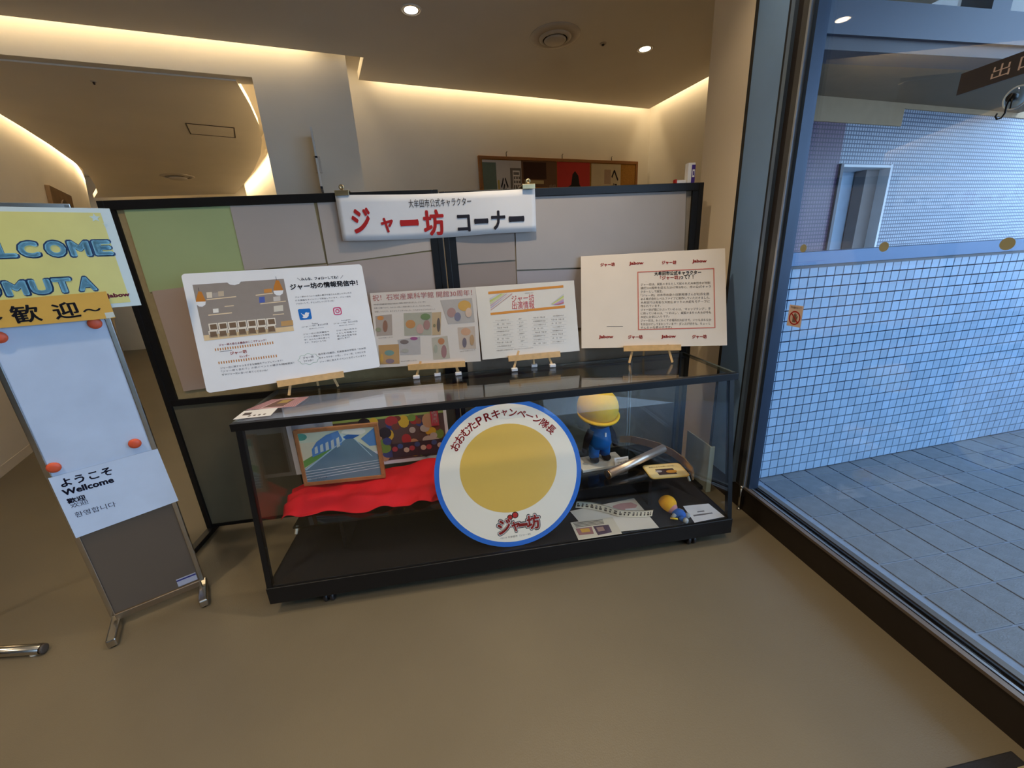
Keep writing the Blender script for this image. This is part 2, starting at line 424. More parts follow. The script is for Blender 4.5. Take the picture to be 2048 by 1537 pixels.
lathe('centre_plate', [(0, -.032), (.085, -.032), (.095, -.022), (.08, -.012), (0, -.012)], GREYM, t, 40)
q = [atz(x, y, ZB) for x, y in ((371, 246), (466, 255), (471, 275), (383, 268))]
hx = (q[1]-q[0]).normalized(); hM = Matrix((hx, Vector((0, 0, 1)).cross(hx), Vector((0, 0, 1)))).transposed().to_4x4(); hM.translation = (q[0]+q[1]+q[2]+q[3])/4; hM.translation.z = ZB
t = thing('access_hatch', 'rectangular access hatch with thin dark seam in the passage ceiling', 'hatch', hM)
for nm, aa, bb in (('frame_bar', (-.165, -.15), (.165, -.143)), ('frame_bar', (-.165, .143), (.165, .15)), ('frame_bar', (-.165, -.143), (-.158, .143)), ('frame_bar', (.158, -.143), (.165, .143))):
    box(nm, (*aa, -.004), (*bb, 0), mat((70, 58, 46), .6), t)
box('hatch_panel', (-.156, -.141, -.002), (.156, .141, 0), CEIL, t)

# ================================================================== glazed wall
win = struct(bpy.data.objects.new('window_1', None)); COL.objects.link(win)
win.location = (XG, 0, 0)
def wbox(nm, a, b, mt, bev=0): return box(nm, a, b, mt, win, bev)
XP = .034                                  # pane plane behind XG
wbox('sill_body', (0, -3.5, 0), (.078, 1.655, .108), BRONZE)
wbox('sill_nosing', (-.004, -3.5, .108), (.012, 1.39, .118), mat((120, 108, 98), .4, .5))
wbox('track', (.018, -3.5, .108), (.026, 1.39, .117), ALU)
wbox('track', (.042, -3.5, .108), (.048, 1.39, .116), mat((20, 22, 26), .4, .3))
wbox('track', (.058, -3.5, .108), (.078, 1.39, .114), mat((110, 104, 98), .4, .5))
wbox('jamb_panel', (0, 1.482, .108), (.075, 1.655, ZC+.3), BLUEALU)
wbox('jamb_gap', (-.001, 1.640, 0), (.05, 1.657, ZC+.3), mat((40, 36, 32), .7))
wbox('stile', (-.006, 1.468, .108), (.03, 1.482, ZC+.3), mat((40, 44, 52), .5, .3))
wbox('stile', (-.010, 1.452, .108), (.02, 1.468, ZC+.3), mat((120, 140, 165), .3, .5))
wbox('stile', (.004, 1.424, .108), (.05, 1.452, ZC+.3), mat((46, 40, 38), .5, .3))
wbox('stile', (-.002, 1.396, .108), (.045, 1.424, ZC+.3), mat((92, 92, 92), .4, .5))
wbox('stile', (-.006, 1.388, .112), (.03, 1.396, ZC+.3), mat((170, 178, 188), .3, .6))
wbox('stile', (.006, 1.372, .112), (.05, 1.388, ZC+.3), mat((48, 62, 82), .4, .4))
wbox('pane', (XP, -3.5, .112), (XP+.006, 1.380, ZC+.3), GLASS_WIN)
wbox('head_rail', (0, -3.5, ZC-.02), (.08, 1.40, ZC+.3), BLUEALU)
# small things on the glass
XD = XG+XP-.001
fg = Face((XD, 1.38, 0), (0, -1, 0), (0, 0, 1))
def on_glass(name, label, cat, px, group=None):
    u, v = fg.uv(*px); f = Face(fg.P(u, v), fg.ux, fg.uy); return thing(name, label, cat, f.M(), group)
DOTM = mat((168, 164, 128), .6)
for px, lab in (((1607, 497), 'round khaki collision dot on the glass close to the metal jamb'), ((1768, 494), 'round khaki collision dot on the glass in line with the far doorway'), ((2015, 488), 'round khaki collision dot on the glass straight below the suction hook')):
    t = tag(slab('safety_dot', disc(0, 0, .0135, n=28), .0006, DOTM), lab, 'sticker', 'row of khaki dots on the glass')
    u, v = fg.uv(*px); t.matrix_world = Face(fg.P(u, v), fg.ux, fg.uy).M()
t = on_glass('warning_sticker', 'small white sticker on the glass with a red no-touch hand sign', 'sticker', (1590, 633))
slab('sheet', rect(-.031, -.038, .031, .040), .0006, mat((228, 200, 182), .5), t)
def ring(parent, nm, cx, cy, r0, r1, mt, z, n=36, t=.0004):
    vs, fs = [], []
    for zz in (z, z+t):
        for r in (r0, r1):
            vs += [(cx+r*math.cos(2*math.pi*i/n), cy+r*math.sin(2*math.pi*i/n), zz) for i in range(n)]
    for i in range(n):
        j = (i+1) % n
        fs += [(2*n+i, 3*n+i, 3*n+j, 2*n+j), (n+i, n+j, 3*n+j, 3*n+i), (j, i, 2*n+i, 2*n+j)]
    return raw(nm, vs, fs, mt, parent)
RED = ink(176, 40, 34)
ring(t, 'prohibition_ring', 0, -.006, .021, .0255, RED, .0008)
o = slab('prohibition_bar', rect(-.022, -.0022, .022, .0022), .0004, RED, t, z=.0012); o.rotation_euler.z = R(-45); o.location.y = -.006
hand = [(-.008, -.022), (.006, -.022), (.011, -.010), (.0135, .001), (.011, .0025), (.0075, -.004), (.0075, .008), (.0045, .0085), (.004, .002), (.003, .0115), (0, .0115), (-.0003, .002), (-.0015, .010), (-.0045, .0095), (-.004, 0), (-.0065, .005), (-.009, .004), (-.0085, -.008)]
slab('hand_sign', hand, .0004, ink(120, 100, 84), t, z=.0007)
text(t, '手を触れないで', -.024, .027, .024, .036, ink(90, 70, 56), .01)
t = on_glass('exit_sign', 'dark strip on the glass reading 出口 in pale characters', 'sign', (1918, 170))
eu0 = fg.uv(1918, 170)
def gu(x, y): a_, b_ = fg.uv(x, y); return a_-eu0[0], b_-eu0[1]
slab('strip', rect(0, -.022, .34, .022), .0008, mat((52, 46, 50), .4), t)
eo0 = gu(1983, 152); eo1 = gu(2021, 138)
ew = eo1[0]-eo0[0]
PALE = ink(214, 190, 178)
text(t, '出', eo0[0], -.013, eo1[0], .013, PALE, .01)
g0 = gu(2036, 140)[0]
text(t, '口', g0, -.012, g0+ew, .012, PALE, .01)
# suction hook
t = on_glass('suction_hook', 'clear suction cup with black S-hook hanging on the glass below the exit strip', 'hook', (2034, 195))
lathe('cup', [(.022, .0005), (.020, .003), (.010, .008), (.005, .009), (0, .009)], glass('cup_plastic', (.85, .9, .92), 1.5), t, 28)
ring(t, 'cup_rim', 0, 0, .0195, .0225, mat((205, 215, 220), .2), .0006, t=.002)
tube('knob', [(0, 0, .008), (0, 0, .018)], .008, BLACK, t)
tube('hook_wire', [(.004, .006, .018), (0, -.004, .019), (-.003, -.016, .017), (-.0035, -.028, .015), (-.007, -.036, .016), (-.013, -.037, .018), (-.016, -.031, .019), (-.0145, -.025, .019)], .0017, BLACK, t)
tube('hook_wire', [(.005, -.004, .018), (.0045, -.013, .017), (.004, -.022, .016)], .0014, BLACK, t)
# floor bolt beside the glazing
t = thing('floor_bolt', 'slim steel floor bolt standing beside the bronze sill', 'bolt', atz(1477, 1019, 0))
tube('rod', [(0, 0, 0), (0, .0, .115)], .0055, STEEL, t); lathe('cap', [(.0075, .113), (.0075, .119), (.005, .122), (0, .122)], STEEL, t, 16)
box('bracket', (.004, -.012, .03), (.018, .012, .075), DARKMETAL, t); lathe('foot', [(.009, 0), (.009, .006), (.006, .01)], STEEL, t, 16)

# ================================================================== outside the glass
GROUT = mat((132, 148, 168), .9, 0, .08, 30, name='floor_grout')
po = struct(box('floor_outside', (XG+.078, -4, -.06), (4.2, 1.75, -.004), GROUT))
TILEF = mat((116, 124, 132), .6, 0, .10, 30, .9, 170, .4, name='floor_tile', rnd=.08)
jx, jy, pt = 1.600, .989, .1435
tb = bmesh.new(); bm_box(tb, (-.0685, -.0685, -.006), (.0685, .0685, 0), .0015)
tm = bpy.data.meshes.new('floor_tile'); tb.to_mesh(tm); tb.free(); tm.materials.append(TILEF)
for i in range(-1, 16):
    for j in range(-5, 5):
        x, y = jx+pt*(i+.5), jy+pt*(j+.5)
        if y+.07 > 1.60+.064*(x-1.42)+.0 and y > 1.70: continue
        q = proj((x, y, 0))
        if not (-200 < q[0] < 2300 and q[1] < 1800): continue
        o = bpy.data.objects.new('tile', tm); o.location = (x, y, random.uniform(-.0006, .0006)); link(o, po)
struct(box('low_shade_wall', (4.22, -3.9, -.02), (4.34, 1.7, .85), mat((120, 132, 146), .7)))  # unseen low wall added to shade the foot of the tiled parapet
struct(box('ground', (4.2, -30, -.1), (40, 40, -.02), mat((130, 130, 128), .9, 0, .1, 2)))
struct(box('ground_yard', (XG+.2, 1.75, -.1), (4.2, 40, -.06), mat((130, 130, 128), .9, 0, .1, 2)))
# tiled parapet wall
A2 = R(3.8); tx = Vector((math.cos(A2), math.sin(A2), 0)); tn = Vector((math.sin(A2), -math.cos(A2), 0))
tb0 = atz(1626, 938, 0)
t0 = tb0 - tx*((tb0.x-(XG+.03))/tx.x)
fw = Face(t0, tx, (0, 0, 1))
wM = fw.M()
WL = 3.2
wt = struct(box('wall_outside', (0, 0, -.10), (WL, 1.05, -.003), mat((22, 34, 58), .9, 0, .05, 20, name='wall_grout'))); wt.matrix_world = wM
TILEW = mat((158, 186, 212), .32, 0, .05, 12, .12, 60, .5, name='mosaic_tile', rnd=.10)
pw, ph = .0463, .0473
u1, v1 = fw.uv(1500+430/6.827, 480+540/6.827)
offu = u1 % pw; offv = v1 % ph
tb = bmesh.new(); bm_box(tb, (-.0212, -.0212, -.004), (.0212, .0212, .0022), .001)
tmw = bpy.data.meshes.new('mosaic_tile'); tb.to_mesh(tmw); tb.free(); tmw.materials.append(TILEW)
cells = []
for i in range(-1, int(WL/pw)):
    for j in range(-1, 22):
        u, v = offu+pw*(i+.5), offv+ph*(j+.5)
        if u < .025 or u > WL-.03 or v < .024 or v > 1.03: continue
        q = [proj(fw.P(u+a_, v+b_)) for a_, b_ in ((-.021, -.021), (.021, -.021), (.021, .021), (-.021, .021))]
        ar = .5*abs(sum(q[k][0]*q[(k+1) % 4][1]-q[(k+1) % 4][0]*q[k][1] for k in range(4)))
        vis = 1500 < q[0][0] < 2060 and 0 < q[0][1] < 1537 and q[0][0] > 1560-.135*(q[0][1]-500)
        cells.append((ar if vis else 0, u, v))
cells.sort(reverse=True)
for ar, u, v in cells[:300]:
    o = bpy.data.objects.new('tile', tmw); o.location = (u, v, random.uniform(-.0004, .0004)); link(o, wt)
bm = bmesh.new()
for ar, u, v in cells[300:]:
    bm_box(bm, (u-.0212, v-.0212, -.004), (u+.0212, v+.0212, .0022))
o = frombm('tile_field', bm, TILEW, wt); o['kind'] = 'stuff'
# window band standing on the parapet
wo = struct(bpy.data.objects.new('window_2', None)); COL.objects.link(wo); wo.matrix_world = wM
WBLUE = mat((92, 122, 158), .4, .2, .04, 6)
WBLUE2 = mat((60, 72, 88), .45, .2, .04, 6)
def obox(nm, a, b, mt): return box(nm, a, b, mt, wo)
obox('coping', (0, 1.05, -.12), (WL, 1.104, .018), WBLUE)
obox('coping_lip', (0, 1.036, -.02), (WL, 1.05, .006), mat((84, 92, 100), .5))
obox('head_rail', (0, 1.828, -.1), (WL, 1.87, .005), mat((52, 56, 66), .5))
obox('head_rail', (0, 1.87, -.1), (WL, 1.942, .02), WBLUE2)
obox('transom_rail', (0, 1.945, -.1), (WL, 1.985, .012), WBLUE2)
for u in (.98, 2.1):
    obox('mullion', (u, 1.985, -.1), (u+.10, 2.6, .012), WBLUE2)
obox('pane', (0, 1.985, -.05), (WL, 2.6, -.044), GLASS)
struct(box('yard_shade_roof', (XG+.12, 1.76, 2.78), (8.5, 8.5, 2.9), mat((116, 100, 80), .9)))  # roof slab added over the yard to keep sky light off the far wall
# porch roof, far tiled building with a doorway
struct(box('ceiling_porch', (XG+.08, -4, 2.62), (3.5, 1.75, 2.70), CEIL))
def mosaic(rgb, grout, name):
    M = bpy.data.materials.new(name); M.use_nodes = True; nt = M.node_tree; N = nt.nodes; b = N['Principled BSDF']
    tc = N.new('ShaderNodeTexCoord'); br = N.new('ShaderNodeTexBrick'); br.offset = 0; br.squash = 1
    mp = N.new('ShaderNodeMapping'); mp.inputs['Rotation'].default_value = (R(90), 0, 0)
    nt.links.new(tc.outputs['Object'], mp.inputs[0]); nt.links.new(mp.outputs[0], br.inputs['Vector'])
    br.inputs['Scale'].default_value = 1; br.inputs['Brick Width'].default_value = .047; br.inputs['Row Height'].default_value = .047
    br.inputs['Mortar Size'].default_value = .008; br.inputs['Mortar Smooth'].default_value = .1
    c = [lin(x) for x in rgb]
    br.inputs['Color1'].default_value = (*c, 1); br.inputs['Color2'].default_value = (*[x*.9 for x in c], 1); br.inputs['Mortar'].default_value = (*[lin(x) for x in grout], 1)
    nt.links.new(br.outputs[0], b.inputs['Base Color']); b.inputs['Roughness'].default_value = .4
    return M
FARW = mosaic((158, 172, 190), (52, 70, 100), 'far_mosaic')
FARP = mosaic((106, 84, 112), (50, 42, 70), 'far_mosaic_plum')
BEI = mat((158, 136, 108), .8)
A3 = R(10); fx = Vector((math.cos(A3), math.sin(A3), 0))
f0_ = aty(1800, 300, 5.2)
ffw = Face(Vector((f0_.x, f0_.y, 0)), fx, (0, 0, 1))
fM = Matrix((fx, Vector((-fx.y, fx.x, 0)), Vector((0, 0, 1)))).transposed().to_4x4(); fM.translation = ffw.o
def fbox(nm, a, b, mt):
    o = struct(box(nm, a, b, mt)); o.matrix_world = fM; return o
d0u, d0v = ffw.uv(1683, 335); d1u, d1v = ffw.uv(1776, 338)
zm = ffw.uv(1900, 226)[1]
fbox('wall_far_plum', (-2.6, 0, 0), (d0u-.05, .3, zm-.2), FARP)
fbox('wall_far', (d1u+.05, 0, 0), (9, .3, zm), FARW)
fbox('wall_far_lintel', (d0u-.05, 0, d0v+.03), (d1u+.05, .3, zm-.1), FARW)
fbox('wall_far_upper', (-2.6, -.02, zm-.2), (d1u+.05, .3, 4.4), BEI)
fbox('wall_far_upper_right', (d1u+.05, -.02, zm), (9, .3, 4.4), BEI)
dr = struct(bpy.data.objects.new('door_1', None)); COL.objects.link(dr); dr.matrix_world = fM @ Matrix.Translation((d0u, 0, 0))
dw = d1u-d0u; dz1 = d0v
LTR = mat((214, 220, 228), .5)
box('frame', (-.05, -.03, 0), (0, .3, dz1+.04), mat((70, 76, 88), .5), dr)
box('frame', (dw, -.03, 0), (dw+.04, .3, dz1+.04), LTR, dr)
box('frame', (0, -.03, dz1), (dw, .3, dz1+.03), LTR, dr)
box('leaf', (0, .26, 0), (dw, .29, dz1), mat((150, 172, 196), .35), dr)
box('side_panel', (dw*.72, .10, 0), (dw, .24, dz1), mat((112, 108, 108), .6), dr)

# ================================================================== partition boards
YB = 1.772
FELT_G = mat((172, 150, 108), .95, 0, .06, 40, .4, 400, .1, name='tan_felt')
FELT_B = mat((158, 146, 128), .95, 0, .05, 40, .4, 400, .1, name='beige_felt')
LOWP = mat((108, 97, 74), .6, 0, .06, 6, name='taupe_panel')
def board(x0, x1, label, felt, top):
    t = thing('partition_board', label, 'partition', (x0, YB, 0))
    W = x1-x0
    for px in (0, W-.022): box('post', (px, 0, .02), (px+.022, .03, top), BLACK, t, .002)
    box('top_rail', (.022, 0, top-.032), (W-.022, .03, top), BLACK, t, .002)
    box('middle_rail', (.022, 0, .628), (W-.022, .03, .655), BLACK, t, .002)
    box('bottom_rail', (.022, .004, .022), (W-.022, .026, .036), BLACK, t)
    for px in (.022, W-.05): box('inner_stile', (px, .002, .655), (px+.028, .028, top-.032), BLACK, t)
    box('pin_panel', (.05, .012, .655), (W-.05, .024, top-.032), felt, t)
    box('kick_panel', (.022, .010, .036), (W-.022, .022, .628), LOWP, t)
    for px in (0.0, W-.03):
        f = box('foot', (px, -.20, .0), (px+.032, .22, .022), BLACK, t, .003)
    return t
board(-1.240, -.018, 'black framed partition board with tan felt and a green sheet, beside the welcome stand', FELT_G, 1.427)
board(-.014, 1.133, 'black framed partition board with grey sheets, next to the column', FELT_B, 1.419)
fb = Face((0, YB, 0), (1, 0, 0), (0, 0, 1))
def pin_sheet(px, label, rgb, d=.006):
    q = [fb.uv(*p) for p in px]
    x0 = min(p[0] for p in q); y0 = min(p[1] for p in q)
    o = slab('pinned_sheet', [(p[0]-x0, p[1]-y0) for p in q], .0012, mat(rgb, .8, 0, .03, 5, spec=.15))
    o.matrix_world = Face((x0, YB+.012-d, y0), (1, 0, 0), (0, 0, 1)).M()
    return tag(o, label, 'paper')
G1, G2, G3 = (186, 174, 164), (190, 178, 168), (176, 162, 150)
pin_sheet([(243, 416), (459, 408), (489, 545), (482, 562), (296, 585)], 'olive green sheet pinned in the upper corner of the tan felt', (176, 188, 134), .003)
pin_sheet([(302, 583), (480, 560), (520, 762), (366, 784)], 'dull beige sheet pinned low under the green sheet, behind the follow-us poster', (190, 166, 148))
pin_sheet([(458, 411), (626, 404), (651, 526), (488, 541)], 'greyish beige sheet pinned high on the board, bordering the green sheet', G1)
pin_sheet([(490, 545), (653, 529), (680, 700), (530, 715)], 'brownish beige sheet pinned under the greyish one, half hidden by the follow-us poster', (178, 160, 146), .004)
pin_sheet([(633, 404), (858, 396), (864, 500), (655, 528)], 'wide greyish sheet pinned left of the double centre posts, partly under the banner', G2, .005)
pin_sheet([(655, 530), (864, 503), (874, 600), (672, 640)], 'pinkish beige sheet pinned above the anniversary poster', (180, 164, 154), .004)
pin_sheet([(906, 392), (1026, 388), (1031, 520), (913, 528)], 'narrow grey sheet pinned right of the double centre posts', (168, 156, 148))
pin_sheet([(913, 531), (1031, 523), (1036, 640), (922, 648)], 'small dull pink sheet pinned above the schedule poster', (160, 144, 134), .004)
pin_sheet([(1029, 386), (1374, 381), (1369, 528), (1034, 540)], 'large pale grey sheet covering most of the beige felt', (182, 174, 168), .005)
pin_sheet([(1034, 543), (1368, 531), (1364, 650), (1040, 660)], 'lilac grey sheet pinned low, behind the character profile poster', (172, 164, 164), .004)
# things resting on the boards' top rails
t = thing('carton', 'small purple and white carton on top of the board by the column', 'box', (1.075, YB+.003, 1.419))
box('body', (-.020, 0, 0), (.012, .026, .078), PAPER, t, .001); box('purple_face', (-.004, -.001, 0), (.0125, 0, .070), ink(70, 46, 130), t)
box('white_window', (-.001, -.0016, .022), (.0095, -.001, .052), PAPER, t); box('purple_mark', (.0015, -.0021, .029), (.007, -.0016, .045), ink(70, 46, 130), t)
t = thing('marker_box', 'little red-ended white packet lying on the board beside the purple carton', 'packet', (1.02, YB+.005, 1.419))
box('body', (-.012, 0, 0), (.030, .02, .012), PAPER, t, .001); box('red_end', (-.020, 0, 0), (-.012, .02, .016), RED, t, .001)
# projecting plate on the pier
v0 = w1(636, 330)
f = Face(v0, DX, (0, 0, 1)); 
t = thing('projecting_sign', 'thin white plate with black edge tips standing out from the pier', 'sign', f.M())
box('plate', (-.006, -.17, .015), (.006, .17, .22), mat((226, 222, 214), .5), t, .001)
box('end_cap', (-.007, -.185, .015), (.007, -.17, .22), BLACK, t); box('edge_clip', (-.008, -.005, .21), (.008, .006, .224), BLACK, t); box('mount', (-.02, -.05, 0), (.02, .05, .015), GREYM, t)

# ------------------------------------------------------------------ banner and clips
fbn = Face((-.410, YB-.012, 1.250), (1, 0, 0), (0, 0, 1))
BW, BH = .786, .166
def wave(x, y): return .0035*math.sin(x*13+.6) + .005*(1-y/BH)*math.sin(x*7+2.2) - .004*(1-y/BH)
def wavy(name, W, H, mt, parent, fn, nx=40, ny=6, z=0, dy=None):
    vs, fs = [], []
    for j in range(ny+1):
        for i in range(nx+1):
            x, y = W*i/nx, H*j/ny
            vs.append((x, y+(dy(x, y) if dy else 0), z+fn(x, y)))
    for j in range(ny):
        for i in range(nx):
            k = j*(nx+1)+i; fs.append((k, k+1, k+nx+2, k+nx+1))
    o = raw(name, vs, fs, mt, parent, True)
    sm = o.modifiers.new('s', 'SOLIDIFY'); sm.thickness = .0006; sm.offset = -1
    return o
t = thing('paper_banner', 'long white paper banner with red and black lettering clipped to the boards', 'banner', fbn.M())
def sag(x, y): return -.006*math.sin(math.pi*x/BW)*(y/BH) + (-.006*math.sin(math.pi*min(1, x/.6)) if y < BH*.2 else 0)
wavy('sheet', BW, BH, PAPER, t, wave, dy=sag)
RED2 = ink(186, 40, 40); INK = ink(38, 36, 46)
def btext(s, xl, yt, xr, yb, mt, bold):
    a_ = fbn.uv(xl, yt); b_ = fbn.uv(xr, yb)
    text(t, s, a_[0], (b_[1]), b_[0], a_[1], mt, bold, .0022, fn=wave, res=3)
btext('大牟田市公式キャラクター', 816, 399, 943, 411, INK, .0)
for s, bx in (('ジ', (700, 417, 746, 466)), ('ャ', (760, 436, 789, 465)), ('ー', (799, 440, 838, 451)), ('坊', (843, 420, 891, 470))): btext(s, *bx, RED2, .035)
for s, bx in (('コ', (913, 430, 942, 463)), ('ー', (948, 438, 977, 447)), ('ナ', (981, 422, 1012, 459)), ('ー', (1017, 433, 1049, 443))): btext(s, *bx, INK, .035)
BRASS = mat((200, 182, 140), .3, .9, .05, 30)
for px, lab in (((684, 384), 'brass bulldog clip holding the banner end nearer the welcome stand'), ((1057, 377), 'brass bulldog clip holding the banner end nearer the cork board')):
    u, v = fbn.uv(*px)
    t = thing('bulldog_clip', lab, 'clip', fbn.P(u, 0) + Vector((0, 0, 0)))
    t.location = (fbn.P(u, v).x, YB-.002, 1.402)
    box('jaw', (-.026, -.018, .012), (.026, -.013, .030), BRASS, t, .001); box('jaw', (-.026, .034, .012), (.026, .038, .030), BRASS, t, .001)
    box('spine', (-.026, -.014, .027), (.026, .036, .031), BRASS, t, .001)
    lathe('grip', [(.0035, -.002), (.010, -.002), (.010, .002), (.0035, .002)], BRASS, t, 20, loop=True, M4=Matrix.Translation((0, -.006, .042)) @ Matrix.Rotation(R(90), 4, 'X'))

# ================================================================== display case
CX0, CX1, CY0, CYB = -.730, 1.016, 1.207, 1.66     # base outline
ZD, ZT = .117, .693
YT0 = 1.290                                         # top front edge
case = thing('display_case', 'long black framed glass display case on casters with sloping front', 'display case', ((CX0+CX1)/2, CY0, 0))
def co(p): return (p[0]-case.location.x, p[1]-case.location.y, p[2])
def cbox(nm, a, b, mt, bev=0): return box(nm, co(a), co(b), mt, case, bev)
cbox('base', (CX0, CY0, .047), (CX1, CYB, .113), BLACK, .002)
cbox('deck', (CX0+.012, CY0+.010, .113), (CX1-.012, CYB-.01, ZD), mat((24, 22, 24), .55, 0, .1, 30))
def yfront(z): return CY0+.004 + (YT0-CY0)*(z-ZD)/(ZT-ZD)
for x in (CX0+.002, CX1-.02):
    beam('post', co((x+.009, yfront(ZD)+.009, .11)), co((x+.009, yfront(.67)+.009, .672)), .018, .018, BLACK, case, (1, 0, 0))
    cbox('post', (x+.003, CYB-.016, .11), (x+.015, CYB-.004, .672), BLACK)
cbox('front_rail', (-.742, YT0, .667), (1.030, YT0+.02, ZT), BLACK, .0015)
cbox('back_rail', (-.742, CYB-.012, .675), (1.030, CYB, ZT), mat((60, 66, 62), .4), .001)
for x in (-.742, 1.018): cbox('side_rail', (x, YT0+.02, .680), (x+.012, CYB-.012, ZT), mat((74, 82, 78), .35), .001)
cbox('top_pane', (-.730, YT0+.006, .687), (1.018, CYB-.002, .692), GLASS_CASE)
cbox('back_pane', (CX0+.017, CYB-.012, ZD), (CX1-.017, CYB-.008, .675), GLASS_CASE)
za, zb_ = ZD, .670
vs = [co((CX0+.02, yfront(za), za)), co((CX1-.02, yfront(za), za)), co((CX1-.02, yfront(zb_), zb_)), co((CX0+.02, yfront(zb_), zb_))]
vs += [(p[0], p[1]+.004, p[2]) for p in vs]
QF = [(0, 1, 2, 3), (7, 6, 5, 4), (0, 4, 5, 1), (1, 5, 6, 2), (2, 6, 7, 3), (3, 7, 4, 0)]
raw('front_pane', vs, QF, GLASS_CASE, case)
for x in (CX0+.004, CX1-.008):
    vs = [co((x, yfront(za)+.01, za)), co((x, CYB-.012, za)), co((x, CYB-.012, .68)), co((x, yfront(.68)+.012, .68))]
    vs += [(p[0]+.004, p[1], p[2]) for p in vs]
    raw('side_pane', vs, [(3, 2, 1, 0), (4, 5, 6, 7), (0, 1, 5, 4), (1, 2, 6, 5), (2, 3, 7, 6), (3, 0, 4, 7)], GLASS_CASE, case)
# joint bars of the sliding back panes
for x in (.760, .772): cbox('pane_joint', (x, CYB-.010, ZD), (x+.004, CYB-.004, .675), mat((150, 160, 158), .3), 0)
# inner glass shelf
ZS = .28
cbox('shelf', (-.64, 1.300, ZS-.006), (.885, 1.60, ZS), glass('smoked_glass', (.30, .34, .36), 1.5))
for x, y in ((-.63, 1.315), (.87, 1.312), (-.63, 1.585), (.87, 1.585)):
    cl = tube('shelf_clip', [co((x, y, ZS-.004)), co((x-.006 if x < 0 else x+.006, y-.012, ZS-.030))], .005, mat((206, 196, 176), .4), case)
for x in (-.5, .12, .74): beam('shelf_leg', co((x, 1.46, ZD)), co((x, 1.46, ZS-.006)), .012, .2, BLACK, case)
for x, y, px in ((-.545, 1.245, 0), (.86, 1.245, 0), (-.545, 1.60, 0), (.86, 1.60, 0)):
    c = tube('caster', [co((x, y, .047)), co((x, y, .036))], .018, BLACK, case)
    for s in (-1, 1):
        lathe('wheel', [(.004, -.007), (.019, -.007), (.0215, -.004), (.0215, .004), (.019, .007), (.004, .007)], mat((30, 30, 34), .35), c, 24,
              Matrix.Translation(co((x+s*.011, y-.004, .0215))) @ Matrix.Rotation(R(90), 4, 'Y'))
    box('fork', co((x-.004, y-.018, .02)), co((x+.004, y+.014, .04)), DARKMETAL, c)

# ------------------------------------------------------------------ posters on easels
def poster_face(feet, az, th, bl):
    f0 = (atz(*feet[0], ZT)+atz(*feet[1], ZT))/2
    f = leanface(f0, az, th); u, v = f.uv(*bl); return Face(f.P(u, v), f.ux, f.uy), f0
def easel(face, W, feetpx, ledgepx, label, pads=False, group='small wooden easels on the display case', vap=.24):
    uL = face.uv(*ledgepx[0])[0]; uR = face.uv(*ledgepx[1])[0]
    fl, fr_ = atz(*feetpx[0], ZT+.001), atz(*feetpx[1], ZT+.001)
    base = (fl+fr_)/2
    t = thing('easel', label, 'easel', base, group)
    inv = lambda p: Vector(p)-base
    um = (uL+uR)/2
    beam('ledge', inv(face.P(uL, -.006, .006)), inv(face.P(uR, -.006, .006)), .024, .010, WOOD, t, face.n)
    apex = face.P(um, vap, -.016)
    for p, s in ((fl, -1), (fr_, 1)):
        pp = p + Vector((0, .0, .007 if not pads else .012))
        beam('front_leg', inv(pp-face.n*.014), inv(apex+face.ux*s*.006), .009, .007, WOOD, t, face.n)
    bf = Vector((apex.x, min(apex.y+.03, CYB-.02), ZT+.005)); 
    bf.x += face.ux.y*.06
    beam('back_leg', inv(bf), inv(apex), .008, .006, WOOD, t, face.n)
    if pads:
        for p in (fl, fr_, bf):
            q = inv(p); box('foot_pad', (q.x-.013, q.y-.009, -.0003), (q.x+.013, q.y+.009, .012), mat((232, 230, 228), .8), t, .002)
    return t
def sheet_poster(face, W, H, label, paper, th=.004, r=0):
    t = thing('poster', label, 'poster', face.M())
    slab('sheet', rrect(0, 0, W, H, r) if r else rect(0, 0, W, H), th, paper, t, z=-th)
    return t
def area_px(t, face, px, mt, nm='print', z=.0004, th=.0002):
    return slab(nm, [face.uv(*p) for p in px], th, mt, t, z=z)
def line_px(t, face, s, pl, pr, h, mt, bold=0, nm='lettering', res=1, z=.001):
    a_, b_ = face.uv(*pl), face.uv(*pr)
    # pl and pr are the ends of the line's mid height
    L = math.hypot(b_[0]-a_[0], b_[1]-a_[1]); rot = math.degrees(math.atan2(b_[1]-a_[1], b_[0]-a_[0]))
    cx, cy = (a_[0]+b_[0])/2, (a_[1]+b_[1])/2
    return text(t, s, cx-L/2, cy-h/2, cx+L/2, cy+h/2, mt, bold, z, nm, res, rot)
DK = ink(44, 42, 50)
# poster 1 : follow us
F1, _ = poster_face([(578, 795), (677, 777)], 16, 14, (414, 787))
p1 = sheet_poster(F1, .594, .42, 'large white rounded follow-us poster with a shelf photo and social media logos', PAPER, .006, .012)
easel(F1, .594, [(578, 795), (677, 777)], [(555, 768), (688, 750)], 'small wooden easel carrying the white follow-us poster, feet bare')
def z6(x, y): return (360+x/5.389, 520+y/5.389)          # enlarged view used to read positions
def Z(*pts): return [z6(*p) for p in pts]
area_px(p1, F1, Z((135, 270), (1118, 205), (1230, 765), (265, 875)), ink(150, 138, 128), 'photo_wall')
area_px(p1, F1, Z((255, 815), (1220, 715), (1230, 765), (265, 875)), ink(226, 196, 150), 'photo_table', .0007)
for q in (((285, 425), (605, 392), (607, 402), (287, 436)), ((815, 378), (1000, 355), (1002, 365), (817, 388)), ((865, 470), (1140, 440), (1142, 450), (867, 480)), ((305, 592), (560, 566), (562, 577), (307, 603)), ((1000, 590), (1120, 578), (1122, 587), (1002, 599)), ((480, 500), (580, 490), (582, 498), (482, 508))):
    area_px(p1, F1, Z(*q), ink(232, 206, 168), 'photo_shelf', .0007)
